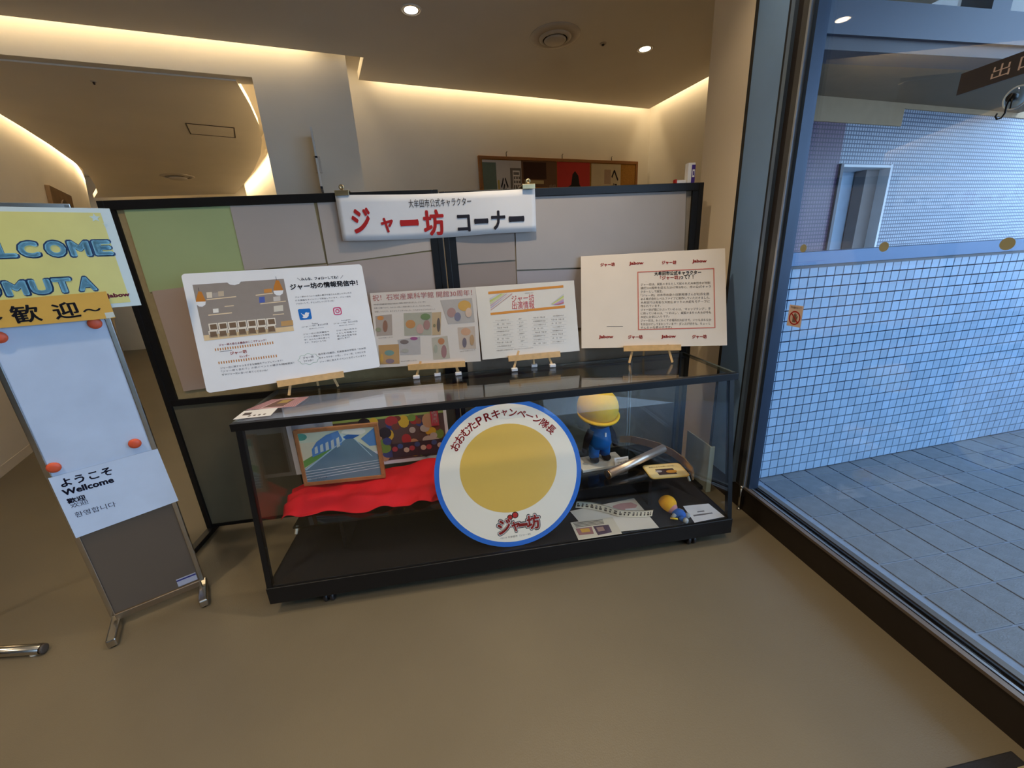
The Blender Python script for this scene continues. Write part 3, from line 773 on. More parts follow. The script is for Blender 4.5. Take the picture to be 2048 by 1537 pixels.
for q, c_ in ((((285, 352), (345, 347), (350, 410), (292, 415)), (226, 210, 186)), (((352, 358), (408, 352), (412, 402), (357, 408)), (168, 156, 146)), (((410, 342), (472, 336), (476, 392), (414, 398)), (196, 176, 150)), (((905, 318), (990, 310), (993, 352), (908, 360)), (206, 140, 70)), (((852, 402), (912, 396), (916, 458), (856, 464)), (84, 100, 170)), (((355, 530), (415, 524), (418, 568), (359, 574)), (238, 232, 220)), (((1010, 500), (1110, 488), (1114, 552), (1014, 562)), (214, 204, 186)), (((1088, 665), (1215, 650), (1222, 705), (1092, 718)), (196, 152, 96)), (((1005, 400), (1080, 392), (1084, 440), (1009, 448)), (206, 196, 186))):
    area_px(p1, F1, Z(*q), ink(*c_), 'photo_ornament', .001)
for i in range(7):                                          # pigeonhole unit
    x = 305+i*104
    for j in range(2):
        yt = 690+j*78-i*9.5
        area_px(p1, F1, Z((x, yt), (x+96, yt-9), (x+108, yt+70), (x+14, yt+79)), ink(236, 224, 204), 'photo_cubby', .0007)
        area_px(p1, F1, Z((x+16, yt+10), (x+88, yt+3), (x+98, yt+58), (x+26, yt+65)), ink(120, 96, 74), 'photo_cubby', .001)
for cx, cy, sc in ((228, 440, 1.0), (1062, 320, 1.0)):
    area_px(p1, F1, Z((cx-32, cy-140), (cx-28, cy-140), (cx-8, cy-40), (cx-12, cy-40)), DK, 'lamp_cord', .001)
    area_px(p1, F1, Z((cx-28, cy-100), (cx+5, cy-95), (cx+45, cy-10), (cx+52, cy+10), (cx-55, cy+14), (cx-50, cy-30)), ink(196, 124, 48), 'lamp_top', .0011)
    area_px(p1, F1, Z((cx-55, cy+14), (cx+52, cy+8), (cx+46, cy+45), (cx+15, cy+66), (cx-20, cy+64), (cx-46, cy+46)), PAPER, 'lamp_bowl', .0011)
area_px(p1, F1, Z((510, 246), (655, 236), (640, 258), (590, 274), (540, 268)), PAPER, 'photo_notch', .001)
def t1(s, a_, b_, h, mt=DK, bold=0, res=1): return line_px(p1, F1, s, z6(*a_), z6(*b_), h, mt, bold, res=res)
t1('＼みんな、フォローしてね！／', (1265, 212), (1760, 184), .012, DK, .03)
t1('ジャー坊の情報発信中！', (1185, 295), (1915, 245), .023, DK, .035, 2)
t1('ジャー坊のイベント出演の様子や皆さんに楽しんでいただ', (1240, 405), (1850, 355), .0065)
t1('ける情報をタイムリーで発信しています。ジャー坊を', (1245, 440), (1840, 395), .0065)
t1('フォローして、チェックしてくださいね！', (1250, 475), (1660, 440), .0065)
area_px(p1, F1, [z6(*p) for p in ((1270, 540), (1282, 532), (1395, 524), (1405, 532), (1422, 628), (1414, 640), (1302, 650), (1292, 642))], ink(34, 112, 190), 'blue_badge')
bird = [(1302, 572), (1318, 585), (1338, 592), (1346, 592), (1346, 578), (1356, 566), (1370, 566), (1378, 572), (1394, 566), (1388, 577), (1396, 576), (1387, 586), (1388, 600), (1380, 616), (1362, 628), (1338, 630), (1316, 622), (1334, 616), (1322, 606), (1330, 604), (1314, 594), (1322, 593), (1308, 584)]
area_px(p1, F1, Z(*bird), PAPER, 'bird_mark', .0009)
ig = F1.uv(*z6(1697, 553))
t_ig = bpy.data.objects.new('camera_badge', None)
def frame_ring(parent, nm, W, H, r, wd, cx, cy, mt, z):
    o_ = rrect(cx-W/2, cy-H/2, cx+W/2, cy+H/2, r); i_ = rrect(cx-W/2+wd, cy-H/2+wd, cx+W/2-wd, cy+H/2-wd, max(r-wd, .0004)); n = len(o_)
    return raw(nm, [(p[0], p[1], z) for p in o_+i_], [(i, (i+1) % n, n+(i+1) % n, n+i) for i in range(n)], mt, parent)
bpy.data.objects.remove(t_ig)
PINK = ink(206, 60, 110)
frame_ring(p1, 'camera_badge', .030, .030, .008, .0036, ig[0], ig[1], PINK, .001)
ring(p1, 'camera_lens', ig[0], ig[1], .0048, .0078, PINK, .001, 24); slab('camera_dot', disc(ig[0]+.0085, ig[1]+.0085, .0018, n=12), .0003, PINK, p1, z=.001)
t1('Twitter', (1420, 690), (1490, 684), .0055); t1('ジャー坊【公式】', (1310, 728), (1590, 690), .0055); t1('@jabow_omuta', (1390, 745), (1550, 728), .0045)
t1('Instagram', (1740, 655), (1835, 645), .0055); t1('ジャー坊【公式】', (1655, 690), (1910, 662), .0055); t1('@jabow_omuta', (1712, 712), (1880, 692), .0045)
for i, s in enumerate(('ジャー坊の近況報告や', 'イベント情報などを発信', '中！みんなの声も待って', 'ます。フォローしてね')): t1(s, (1328+i*6, 805+i*30), (1608+i*2 if i < 3 else 1575, 772+i*33), .0062)
for i, s in enumerate(('ジャー坊の日々の', 'くらしや写真での', '思い出を写真でお', '届けします！')): t1(s, (1685+i*4, 765+i*30), (1905 if i < 3 else 1830, 740+i*31), .0062)
t1('ジャー坊と会える機会はここでチェック！', (420, 920), (930, 865), .0085, ink(170, 60, 70), .02)
for row in range(2):
    for k in range(24):
        x = 375+row*38+k*26.8; y = 968+row*142-k*3.3
        area_px(p1, F1, Z((x, y-10), (x+12, y-12), (x+16, y+14), (x+5, y+16)), ink(196, 130, 66), 'dash_border')
t1('ジャー坊', (540, 1010), (720, 985), .013, ink(206, 110, 90), .03); t1('カレンダー', (640, 1045), (750, 1030), .009, ink(206, 110, 90), .02)
area_px(p1, F1, Z((428, 990), (560, 974), (561, 978), (429, 994)), DK, 'rule')
t1('ジャー坊に関するさまざまな情報をアップしています！', (436, 1170), (1108, 1085), .0075)
t1('「ジャー坊と会おう」の県イベントの様子も随時更新！', (444, 1205), (1230, 1110), .0075)
t1('ぜひジャー坊に会いに来てくださいね！', (450, 1240), (945, 1190), .0075)
cl = F1.uv(*z6(1388, 1070))
slab('cloud_badge', [(cl[0]+(.036+.002*math.cos(8*a_))*math.cos(a_), cl[1]+(.020+.0025*math.cos(8*a_))*math.sin(a_)) for a_ in [2*math.pi*i/48 for i in range(48)]], .0002, ink(150, 176, 150), p1, z=.0003)
slab('cloud_badge', [(cl[0]+(.0345+.002*math.cos(8*a_))*math.cos(a_), cl[1]+(.0185+.0025*math.cos(8*a_))*math.sin(a_)) for a_ in [2*math.pi*i/48 for i in range(48)]], .0002, PAPER, p1, z=.0006)
t1('ジャー坊', (1325, 1060), (1440, 1042), .010, DK, .02); t1('ツイッター', (1335, 1095), (1440, 1080), .009, DK, .02)
for i, s in enumerate(('毎月第3日曜日、石炭産業科学館は「大牟田', '市キャラクターの日」。ジャー坊、とびだせ市', 'ジャー坊に会えるイベントを行っています♪')): t1(s, (1490+i*8, 1020+i*40), (2000, 952+i*40), .0075)

# poster 2 : anniversary photos
F2, _ = poster_face([(835, 756), (915, 750)], -6, 8, (757, 736))
p2 = sheet_poster(F2, .426, .304, 'cream laminated anniversary poster with small photos, between the two white posters', mat((226, 214, 200), .3, 0, .02, 10, spec=.6), .0015)
easel(F2, .426, [(833, 757), (917, 750)], [(817, 733), (930, 722)], 'small wooden easel with white foot pads carrying the anniversary poster', True, vap=.17)
def z2(x, y): return (720+x/7.32, 560+y/7.32)
line_px(p2, F2, '祝！石炭産業科学館 開館30周年！', z2(185, 268), z2(1640, 185), .024, ink(186, 110, 104), .0, res=2)
for i, s in enumerate(('大牟田市石炭産業科学館は令和7年に開館30周年を迎えました。ジャー坊も', 'お祝いに駆けつけて、みなさんと楽しい時間を過ごしました。たくさんの方に', 'お越しいただき、ありがとうございました。これからもどうぞよろしく')):
    line_px(p2, F2, s, z2(200+i*8, 365+i*52), z2(960+i*70, 320+i*54), .006, ink(120, 112, 108))
PH = [(((225, 530), (465, 505), (475, 810), (245, 825)), (176, 160, 146), [((300, 560), (60, 40), (206, 140, 80)), ((370, 680), (45, 110), (150, 110, 90)), ((270, 730), (50, 40), (150, 150, 120))]),
      (((640, 490), (1050, 470), (1050, 810), (650, 820)), (176, 170, 150), [((740, 650), (90, 80), (196, 140, 86)), ((960, 540), (90, 60), (120, 140, 96)), ((880, 720), (70, 90), (196, 160, 146)), ((980, 660), (60, 90), (170, 130, 120))]),
      (((1055, 480), (1190, 470), (1180, 805), (1058, 815)), (196, 168, 130), [((1150, 660), (32, 130), (110, 98, 90)), ((1090, 670), (25, 30), (140, 130, 96))]),
      (((1175, 300), (1640, 265), (1680, 620), (1290, 650)), (186, 176, 166), [((1530, 380), (120, 100), (214, 166, 90)), ((1340, 480), (80, 90), (176, 140, 130)), ((1430, 540), (60, 80), (130, 126, 140)), ((1590, 480), (60, 90), (216, 186, 160))]),
      (((550, 880), (880, 830), (890, 1090), (590, 1100)), (186, 178, 172), [((790, 860), (70, 30), (160, 90, 130)), ((650, 910), (80, 40), (130, 116, 110)), ((660, 1040), (70, 40), (176, 170, 156))]),
      (((270, 960), (570, 940), (580, 1230), (290, 1240)), (190, 150, 100), [((430, 1070), (90, 50), (120, 150, 140)), ((440, 1190), (80, 45), (140, 120, 126)), ((320, 1150), (30, 80), (206, 160, 80))]),
      (((1050, 850), (1280, 820), (1320, 1150), (1075, 1170)), (190, 180, 160), [((1190, 900), (60, 60), (190, 130, 90)), ((1230, 1050), (50, 120), (160, 120, 116)), ((1110, 1010), (35, 80), (170, 170, 150))]),
      (((1430, 700), (1680, 680), (1700, 1010), (1460, 1020)), (200, 180, 160), [((1550, 760), (90, 70), (206, 160, 126)), ((1530, 920), (40, 90), (120, 110, 116)), ((1640, 880), (40, 100), (186, 150, 110))])]
for q, c_, bl_ in PH:
    area_px(p2, F2, [z2(*p) for p in q], ink(*c_), 'photo')
    for k, (ce, rr_, cc) in enumerate(bl_):
        area_px(p2, F2, [z2(*p) for p in disc(ce[0], ce[1], rr_[0]*.8, rr_[1]*.8, 14)], ink(*cc), 'photo_shape', .0008+.0003*k)
for pl, pr in (((270, 855), (480, 838)), ((600, 1195), (830, 1178)), ((1465, 1050), (1690, 1025))):
    line_px(p2, F2, 'みんなでお祝いしました', z2(*pl), z2(*pr), .005, ink(120, 112, 108))
# poster 3 : schedule
F3, _ = poster_face([(1028, 741), (1105, 733)], 1, 14, (965, 720))
p3 = sheet_poster(F3, .426, .304, 'cream laminated schedule poster with orange bands and a rainbow title', mat((224, 214, 198), .25, 0, .02, 10, spec=.6), .0015)
easel(F3, .426, [(1029, 742), (1105, 734)], [(1016, 716), (1119, 705)], 'small wooden easel with white foot pads carrying the schedule poster', True, vap=.17)
def z3(x, y): return (940+x/7.32, 540+y/7.32)
def Z3(*p): return [z3(*q) for q in p]
OR = ink(212, 140, 60)
area_px(p3, F3, Z3((265, 320), (1365, 225), (1368, 260), (268, 360)), OR, 'orange_band'); area_px(p3, F3, Z3((300, 630), (1390, 520), (1393, 558), (303, 665)), OR, 'orange_band')
for k, c_ in enumerate(((196, 190, 190), (190, 196, 110), (206, 206, 150), (196, 160, 170), (176, 150, 190), (196, 110, 110))):
    y = 0
    area_px(p3, F3, Z3((285+k*4, 420+k*33), (400+k*45, 352+k*-1), (450+k*32, 350), (288+k*4, 450+k*28)), ink(*c_), 'rainbow_band', .0004+.0002*k)
    area_px(p3, F3, Z3((1180+k*10, 500+k*3), (1370, 350+k*24), (1372, 372+k*24), (1215+k*18, 510)), ink(*c_), 'rainbow_band', .0004+.0002*k)
line_px(p3, F3, 'ジャー坊', z3(610, 428), z3(938, 403), .030, ink(196, 70, 74), .01, res=2)
line_px(p3, F3, '出演情報', z3(615, 525), z3(942, 508), .033, ink(196, 70, 74), .012, res=2)
line_px(p3, F3, '大牟田市公式キャラクター', z3(800, 345), z3(930, 334), .006, ink(120, 112, 108))
GT = ink(116, 112, 108)
for i in range(8):
    for (xa, xb, dy_) in ((345+i*6, 600+i*2, 0), (690+i*5, 800+i*3, -22), (915+i*2, 1110+i*2, -42), (1190, 1380, -66)):
        y = 745+i*54+dy_
        if (i, xa) in (): continue
        line_px(p3, F3, ('月　日（日）', 'イベント会場ステージ', '大牟田駅前ひろば', '午前の部・午後の部')[(i+int(xa)) % 4], z3(xa+random.randint(0, 40), y), z3(xb-random.randint(0, 50), y-12), .006, GT)
        area_px(p3, F3, Z3((xa-12, y+26), (xb+30, y+14), (xb+30, y+16), (xa-12, y+28)), ink(176, 170, 160), 'rule')
line_px(p3, F3, '※内容は変更になる場合があります。くわしくはホームページをごらんください', z3(390, 1185), z3(930, 1140), .006, GT)
# poster 4 : profile
F4, _ = poster_face([(1260, 728), (1346, 727)], -17, 20, (1163, 697))
p4 = sheet_poster(F4, .590, .405, 'large cream profile poster with red framed text beside the blue door jamb', mat((234, 220, 202), .6, 0, .02, 10, spec=.3), .005)
easel(F4, .590, [(1259, 729), (1346, 728)], [(1247, 699), (1361, 698)], 'orange-brown wooden easel carrying the cream profile poster', vap=.25)
def z4(x, y): return (1150+x/6.147, 490+y/6.147)
def t4(s, a_, b_, h, mt=DK, bold=0, res=1): return line_px(p4, F4, s, z4(*a_), z4(*b_), h, mt, bold, res=res)
q0, q1 = F4.uv(*z4(775, 1050)), F4.uv(*z4(1712, 285))
frame_ring(p4, 'red_border', q1[0]-q0[0], q1[1]-q0[1], .002, .0042, (q0[0]+q1[0])/2, (q0[1]+q1[1])/2, ink(206, 120, 104), .0008)
t4('大牟田市公式キャラクター', (975, 355), (1550, 338), .018, DK, .03, 2)
t4('「ジャー坊」', (1045, 408), (1290, 398), .018, ink(196, 60, 50), .03, 2); t4('って？！', (1292, 398), (1455, 390), .018, DK, .03, 2)
BT = ink(92, 84, 78)
for i, (s, xr) in enumerate((('　ジャー坊は、炭鉱のまちとして知られる大牟田市が市制', 1660), ('施行100周年を迎えた2017年3月に、市の公式キャラ', 1672), ('クターとして誕生。', 1080), ('　「ジャー坊」は本市出身の日野晃博さんが社長を務', 1650), ('める株式会社レベルファイブに制作していただきました。', 1660), ('　大牟田では有名な大蛇山まつりの大蛇をモチーフに', 1655), ('作られています。', 1055), ('　ジャー坊が頭にかぶっているのは、“キャップランプ”。手', 1668), ('に持っているのは、“つるはし”。炭鉱のまちの人々が今も', 1672), ('大切にお気に入りです♪', 1160), ('ジャー坊は、わくわくする場所が大好きで、いつもまちなか', 1675), ('をお出かけしてまわっています！ダンスが好きな、ちょっと', 1660), ('やんちゃな男の子です♪', 1190))):
    y0 = 490+i*44.2; t4(s, (808, y0), (xr, y0-24*(xr-808)/860*(1-i/13)-i*.4), .0112, BT, .008)
for i, s in enumerate(('ジャー坊', 'Jabow', 'ジャー坊', 'Jabow')):
    x = (312, 665, 1068, 1440)[i]; t4(s, (x, 247-i*14), (x+178, 240-i*12), .017, ink(190, 62, 58), .045, 2)
for i, s in enumerate(('Jabow', 'ジャー坊', 'Jabow', 'ジャー坊')):
    x = (292, 652, 1060, 1440)[i]; t4(s, (x, 1136-i*2), (x+180, 1134-i*2), .017, ink(190, 62, 58), .045, 2)
area_px(p4, F4, [z4(*p) for p in ((390, 1004), (590, 1002), (590, 1006), (390, 1008))], BT, 'rule')

# ------------------------------------------------------------------ papers on the case top
def flat_px(name, label, px, z, th, mt, cat='paper'):
    q = [atz(x, y, z) for x, y in px]; c = sum(q, Vector())/len(q)
    o = slab(name, [(p.x-c.x, p.y-c.y) for p in q], th, mt); o.location = (c.x, c.y, z); return tag(o, label, cat), c
def kid(o, c, px, z, mt, nm, th=.0002, dz=.001):
    q = [atz(x, y, z) for x, y in px]
    return slab(nm, [(p.x-c.x, p.y-c.y) for p in q], th, mt, o, z=dz)
o, c = flat_px('flyer', 'pink striped flyer lying flat on the case top under the easel leg', [(491, 821), (543, 800), (618, 794), (589, 814)], ZT, .0008, mat((206, 170, 172), .6))
for k in range(5):
    f0 = k/5+.05
    for sgn in (0, 1):
        xa = 500+f0*30+sgn*72+0; 
        A_ = lambda s_: (491+(589-491)*s_, 821+(814-821)*s_); B_ = lambda s_: (543+(618-543)*s_, 800+(794-800)*s_)
        s0 = (f0*.26) if sgn == 0 else .74+f0*.26; s1 = s0+.022
        kid(o, c, [A_(s0), A_(s1), B_(s1), B_(s0)], ZT, ink(150, 96, 104), 'stripe')
A_ = lambda s_, r_: (491+(589-491)*s_+(543-491+(618-589-52)*s_)*r_, 821-7*s_+(-21+(1)*s_)*r_)
kid(o, c, [A_(.30, .12), A_(.72, .12), A_(.72, .88), A_(.30, .88)], ZT, ink(120, 92, 84), 'photo')
kid(o, c, [A_(.45, .45), A_(.66, .5), A_(.66, .8), A_(.42, .8)], ZT, ink(176, 150, 90), 'photo_shape', dz=.0014)
o, c = flat_px('card', 'small white printed card at the case-top corner beside the pink flyer', [(466, 840), (488, 823), (556, 816), (541, 832)], ZT, .0008, PAPER)
kid(o, c, [(484, 832), (490, 827), (505, 826), (500, 831)], ZT, ink(90, 80, 74), 'print')
for k in range(4): kid(o, c, [(495+k*10, 834.5-k*1.2), (498+k*10, 832-k*1.2), (503+k*10, 831.5-k*1.2), (500+k*10, 834-k*1.2)], ZT, ink(110, 100, 94), 'print')

# ------------------------------------------------------------------ round sign
sb = Vector((.146, 1.228, ZD+.003)); 
fs = leanface(sb, 0, 17)
u0_, v0_ = fs.uv(1018, 803.5); u1_, v1_ = fs.uv(1026, 1101)
RS = (v0_-v1_)/2
RS = .277
fsr = Face(fs.P(0, RS), fs.ux, fs.uy)
ang = R(0)
t = thing('round_sign', 'round cream campaign sign with blue rim leaning inside the case', 'sign', fsr.M())
slab('board', disc(0, 0, RS, n=72), .012, mat((24, 108, 208), .5), t, z=-.012)
slab('face', disc(0, 0, RS*.935, n=72), .0006, mat((250, 240, 222), .5, 0, .02, 6), t, z=0)
slab('yellow_disc', disc(0, .018, RS*.66, RS*.60, n=64), .0005, mat((232, 188, 82), .55, 0, .02, 6), t, z=.0007)
REDL = ink(190, 44, 44)
arc = 'おおむたPRキャンペーン隊長'
for i, ch in enumerate(arc):
    a_ = R(147-i*(147-40)/(len(arc)-1)); rr_ = RS*.815
    hw, hh = {'P': (.011, .0155), 'R': (.0125, .0155), 'ー': (.014, .0022), 'ャ': (.011, .011), 'ン': (.0145, .0135), 'ペ': (.0165, .012)}.get(ch, (.0165, .0165))
    cx, cy = rr_*math.cos(a_), rr_*math.sin(a_)
    text(t, ch, cx-hw, cy-hh, cx+hw, cy+hh, REDL, .02, .0012, rot=math.degrees(a_)-90, res=3)
LX0, LX1, LY0, LY1 = -.085, .075, -.222, -.165
for s, xa, xb, ya, yb in (('ジ', -.064, -.014, -.226, -.170), ('ャ', -.012, .020, -.222, -.184), ('ー', .016, .050, -.206, -.194), ('坊', .046, .096, -.222, -.168)):
    text(t, s, xa-.006, ya-.006, xb+.006, yb+.006, ink(40, 34, 36), .10, .0009, res=3); text(t, s, xa-.003, ya-.003, xb+.003, yb+.003, PAPER, .075, .0013, res=3); text(t, s, xa, ya, xb, yb, REDL, .03, .0017, res=3)
for cx, cy, rr_ in ((-.014, -.166, .0075), (.006, -.160, .0095)):
    slab('logo_dot', disc(cx, cy, rr_+.003, n=24), .0003, ink(40, 34, 36), t, z=.0010); slab('logo_dot', disc(cx, cy, rr_, n=24), .0003, REDL, t, z=.0015)
text(t, '©2016 大牟田市（ジャー坊）', -.058, -.243, .058, -.235, ink(90, 84, 80), 0, .001, res=1)

# ------------------------------------------------------------------ red cloth on the shelf
REDC = mat((206, 24, 40), .75, 0, .06, 14, .5, 500, .2, name='red_cloth')
def cloth():
    nx, ny = 80, 50; vs, fs_ = [], []
    def sstep(a, b, x): k = max(0, min(1, (x-a)/(b-a))); return k*k*(3-2*k)
    for j in range(ny+1):
        for i in range(nx+1):
            s, q = i/nx, j/ny
            x = -.712+.71*s
            yf = 1.352+.012*math.sin(s*8+.4)-.008*math.sin(s*19)-.012*s
            y = 1.592-(1.592-yf)*q
            top = .034+.022*math.exp(-((x+.15)/.10)**2-((y-1.55)/.06)**2)
            crest = yf+.055+.010*math.sin(s*10+1)
            k = sstep(yf, crest, y)
            fold = .009*math.sin(x*38+math.sin(y*30)*1.6+y*20)*(1-k)+.006*math.sin(x*16+y*38)*k+.003*math.sin(x*47-y*25)
            z = ZS+.006+top*k+fold+.004*(1-k)*math.sin(s*37)
            if s < .13:                                   # bunched end that overhangs the shelf end
                e_ = 1-s/.13; z -= e_*e_*.030*(.4+.6*q); y += e_*(1.42-y)*.35; z += e_*.007*math.sin(q*21)
            vs.append((x, y, max(z, ZS+.0035) if x > -.645 else z))
    for j in range(ny):
        for i in range(nx):
            k = j*(nx+1)+i; fs_.append((k, k+1, k+nx+2, k+nx+1))
    o = raw('red_cloth', vs, fs_, REDC, None, True)
    sm = o.modifiers.new('s', 'SOLIDIFY'); sm.thickness = .002; sm.offset = 1
    return tag(o, 'crumpled red cloth spread over the shelf inside the case', 'cloth')
cloth()
# group photo panel behind
fp = leanface(Vector((-.39, 1.612, ZS+.045)), 0, 2)
uL_, _v = fp.uv(566, 830); uR_, _v = fp.uv(893, 830)
fpp = Face(fp.P(uL_, 0), fp.ux, fp.uy)
GW = uR_-uL_
t = thing('photo_panel', 'white photo panel of a costumed group standing behind the red cloth', 'photo panel', fpp.M())
slab('board', rect(0, 0, GW, .338), .004, PAPER, t, z=-.004)
def z7(x, y): return (590+x/5.9125, 800+y/5.9125)
pa = [fpp.uv(*z7(x, y)) for x, y in ((0, 330), (1745, 90), (1770, 640), (0, 900))]
x1_ = pa[1][0]; yb_ = max(pa[2][1], .012); yt_ = fpp.uv(880, 806)[1]
slab('photo', rect(.02, yb_, x1_, yt_), .0003, ink(96, 78, 74), t)
slab('photo_lawn', rect(.02, yt_-.045, x1_, yt_), .0003, ink(156, 176, 96), t, z=.0004)
random.seed(3)
for k in range(46):
    x = random.uniform(GW*.42, x1_-.03); y = random.uniform(yb_+.02, yt_-.05); rr_ = random.uniform(.012, .028)
    slab('photo_shape', disc(x, y, rr_, rr_*random.uniform(.7, 1.3), 12), .0002, ink(*random.choice(((150, 84, 60), (196, 150, 110), (120, 150, 70), (52, 46, 50), (214, 176, 60), (190, 180, 170), (70, 80, 130), (176, 60, 60), (120, 70, 56)))), t, z=.0006+.00004*k)
slab('photo_sky', rect(.02, yt_-.06, GW*.28, yt_), .0003, ink(176, 186, 200), t, z=.0006)
slab('photo_flag', rect(x1_-.055, yt_-.10, x1_-.022, yt_-.005), .0003, ink(190, 70, 80), t, z=.003)
text(t, '大牟田', x1_-.049, yt_-.09, x1_-.028, yt_-.012, ink(236, 206, 206), .02, .0036)
slab('photo_table', rect(GW*.62, yb_+.01, x1_, yb_+.075), .0003, ink(64, 52, 62), t, z=.0026)
for k in range(9): slab('photo_shape', disc(GW*.64+k*.024, yb_+.05+.012*math.sin(k*2), .012, n=12), .0002, ink(*((176, 70, 76), (70, 90, 140), (206, 190, 170))[k % 3]), t, z=.003)
# framed picture
ff = leanface(Vector((-.5, 1.495, ZS+.049)), -2, 3)
uL_, vL_ = ff.uv(610, 976); uR_, _v = ff.uv(772, 961); _u, vT_ = ff.uv(602, 859)
ffp = Face(ff.P(uL_, 0), ff.ux, ff.uy)
FW_, FH_ = uR_-uL_, .236
t = thing('framed_picture', 'wood framed illustration of a blue bridge road on the red cloth', 'picture', ffp.M())
BROWN = mat((166, 112, 68), .5, 0, .12, 40)
fwid = .014
for nm, a_, b_ in (('frame_bar', (0, 0), (FW_, fwid)), ('frame_bar', (0, FH_-fwid), (FW_, FH_)), ('frame_bar', (0, fwid), (fwid, FH_-fwid)), ('frame_bar', (FW_-fwid, fwid), (FW_, FH_-fwid))):
    box(nm, (*a_, -.012), (*b_, .004), BROWN, t, .0012)
pw_, ph_ = FW_-2*fwid, FH_-2*fwid
def P_(x, y): return (fwid+x*pw_, fwid+y*ph_)
def pic(nm, pts, rgb, z): slab(nm, [P_(*p) for p in pts], .0003, ink(*rgb), t, z=z)
box('backing', (fwid, fwid, -.010), (FW_-fwid, FH_-fwid, -.002), PAPER, t)
pic('sky', rect(0, .5, 1, 1), (214, 220, 190), -.0016); pic('sky', rect(0, .25, .35, .8), (226, 216, 180), -.0014)
pic('cloud', disc(.72, .93, .16, .08, 20), (236, 236, 216), -.0012); pic('cloud', disc(.55, .86, .10, .06, 20), (206, 226, 220), -.0012)
pic('foliage', disc(.03, .92, .08, .07, 16), (90, 160, 140), -.0012)
pic('road', [(0, 0), (1, 0), (1, .42), (.70, .80), (.60, .80), (0, .28)], (108, 136, 150), -.0010)
pic('verge', [(0, .30), (.42, .62), (.42, .70), (.2, .58), (0, .44)], (110, 160, 80), -.0008)
pic('bridge', [(.13, .50), (.14, .66), (.22, .80), (.36, .92), (.52, .98), (.56, .80), (.54, .70), (.40, .64), (.28, .58)], (92, 140, 196), -.0006)
for k in range(5):
    x = .17+k*.075; pic('bridge_opening', [(x, .56+k*.022), (x+.045, .585+k*.022), (x+.05, .72+k*.035), (x+.012, .69+k*.035)], (206, 216, 206), -.0004)
pic('bridge', [(.60, .80), (.70, .80), (.80, .86), (.64, .89), (.57, .85)], (54, 104, 170), -.0005)
pic('bridge', [(.80, .78), (1, .98), (1, .62), (.90, .62)], (92, 140, 190), -.0006)
for k in range(4): pic('road_line', [(0, .05+k*.055), (1, .16+k*.05), (1, .168+k*.05), (0, .062+k*.055)], (206, 216, 216), -.0004)
for k in range(2): pic('kerb', [(0+k*.9, .27+k*.15), (.02+k*.9, .25+k*.15), (.60+k*.13, .80-k*.02), (.585+k*.13, .80-k*.02)], (176, 206, 216), -.0004)
text(t, '大牟田のまちをつなぐ橋', *P_(.05, .055), *P_(.27, .085), DK, 0, 0, res=1); text(t, 'ジャー坊とともに', *P_(.05, .02), *P_(.25, .045), DK, 0, 0, res=1)

# ------------------------------------------------------------------ plush doll on its stand
YEL = mat((236, 190, 20), .8, 0, .06, 30, .3, 300, .2); DKF = mat((30, 24, 28), .85, 0, .1, 40, .3, 300, .15); BLUEF = mat((24, 92, 158), .85, 0, .08, 40, .3, 300, .15)
c = atz(1208, 922, ZS+.016)
t = thing('display_stand', 'low white block under the standing plush doll', 'stand', (c.x, 1.475, ZS))
box('slab', (-.115, -.055, 0), (.085, .055, .012), mat((222, 216, 200), .6), t, .0015)
t.rotation_euler.z = R(4)
dollx, dolly = .560, 1.478
t = thing('plush_doll', 'standing plush doll in blue overalls and big round yellow cap on a white block', 'doll', (dollx, dolly, ZS+.0125))
t.rotation_euler.z = R(12)
for s in (-1, 1):
    blob('shoe', (s*.029, -.008, .016), (.018, .026, .016), DKF, t, 16)
    tube('trouser_leg', [(s*.027, 0, .026), (s*.027, 0, .05), (s*.022, 0, .085)], [.022, .023, .027], BLUEF, t, 14)
    tube('arm', [(s*.040, 0, .150), (s*.060, -.002, .115), (s*.074, -.006, .075)], [.017, .016, .012], DKF, t, 12)
    blob('hand', (s*.075, -.006, .068), (.014, .013, .015), DKF, t, 14)
lathe('overalls', [(.0, .068), (.042, .07), (.050, .09), (.046, .125), (.040, .155), (.026, .166), (0, .168)], BLUEF, t, 24)
blob('head', (0, -.004, .202), (.060, .052, .046), DKF, t, 24)
blob('cap', (-.004, .012, .245), (.086, .088, .082), YEL, t, 32, Matrix.Rotation(R(14), 3, 'X'), cut=-.35)
lathe('cap_brim', [(.074, -.003), (.088, -.005), (.089, .002), (.076, .006)], YEL, t, 32, loop=True, M4=Matrix.Translation((-.004, .006, .219)) @ Matrix.Rotation(R(14), 4, 'X'))
box('zip_pull', (-.003, -.047, .130), (.003, -.043, .148), PAPER, t)
o = thing('name_card', 'small white name card on the block in front of the plush doll', 'card', Face((.640, 1.405, ZS+.013), (1, .05, 0), (0, .35, 1)).M())
slab('card', rect(-.033, 0, .03, .032), .0008, PAPER, o, z=-.0008); text(o, 'ジャー坊', -.022, .006, .022, .016, DK, .02, .0006, res=1); text(o, '大牟田市公式キャラクター', -.027, .021, .026, .026, DK, 0, .0006, res=1)
o.location = (.640, 1.418, ZS+.0125)
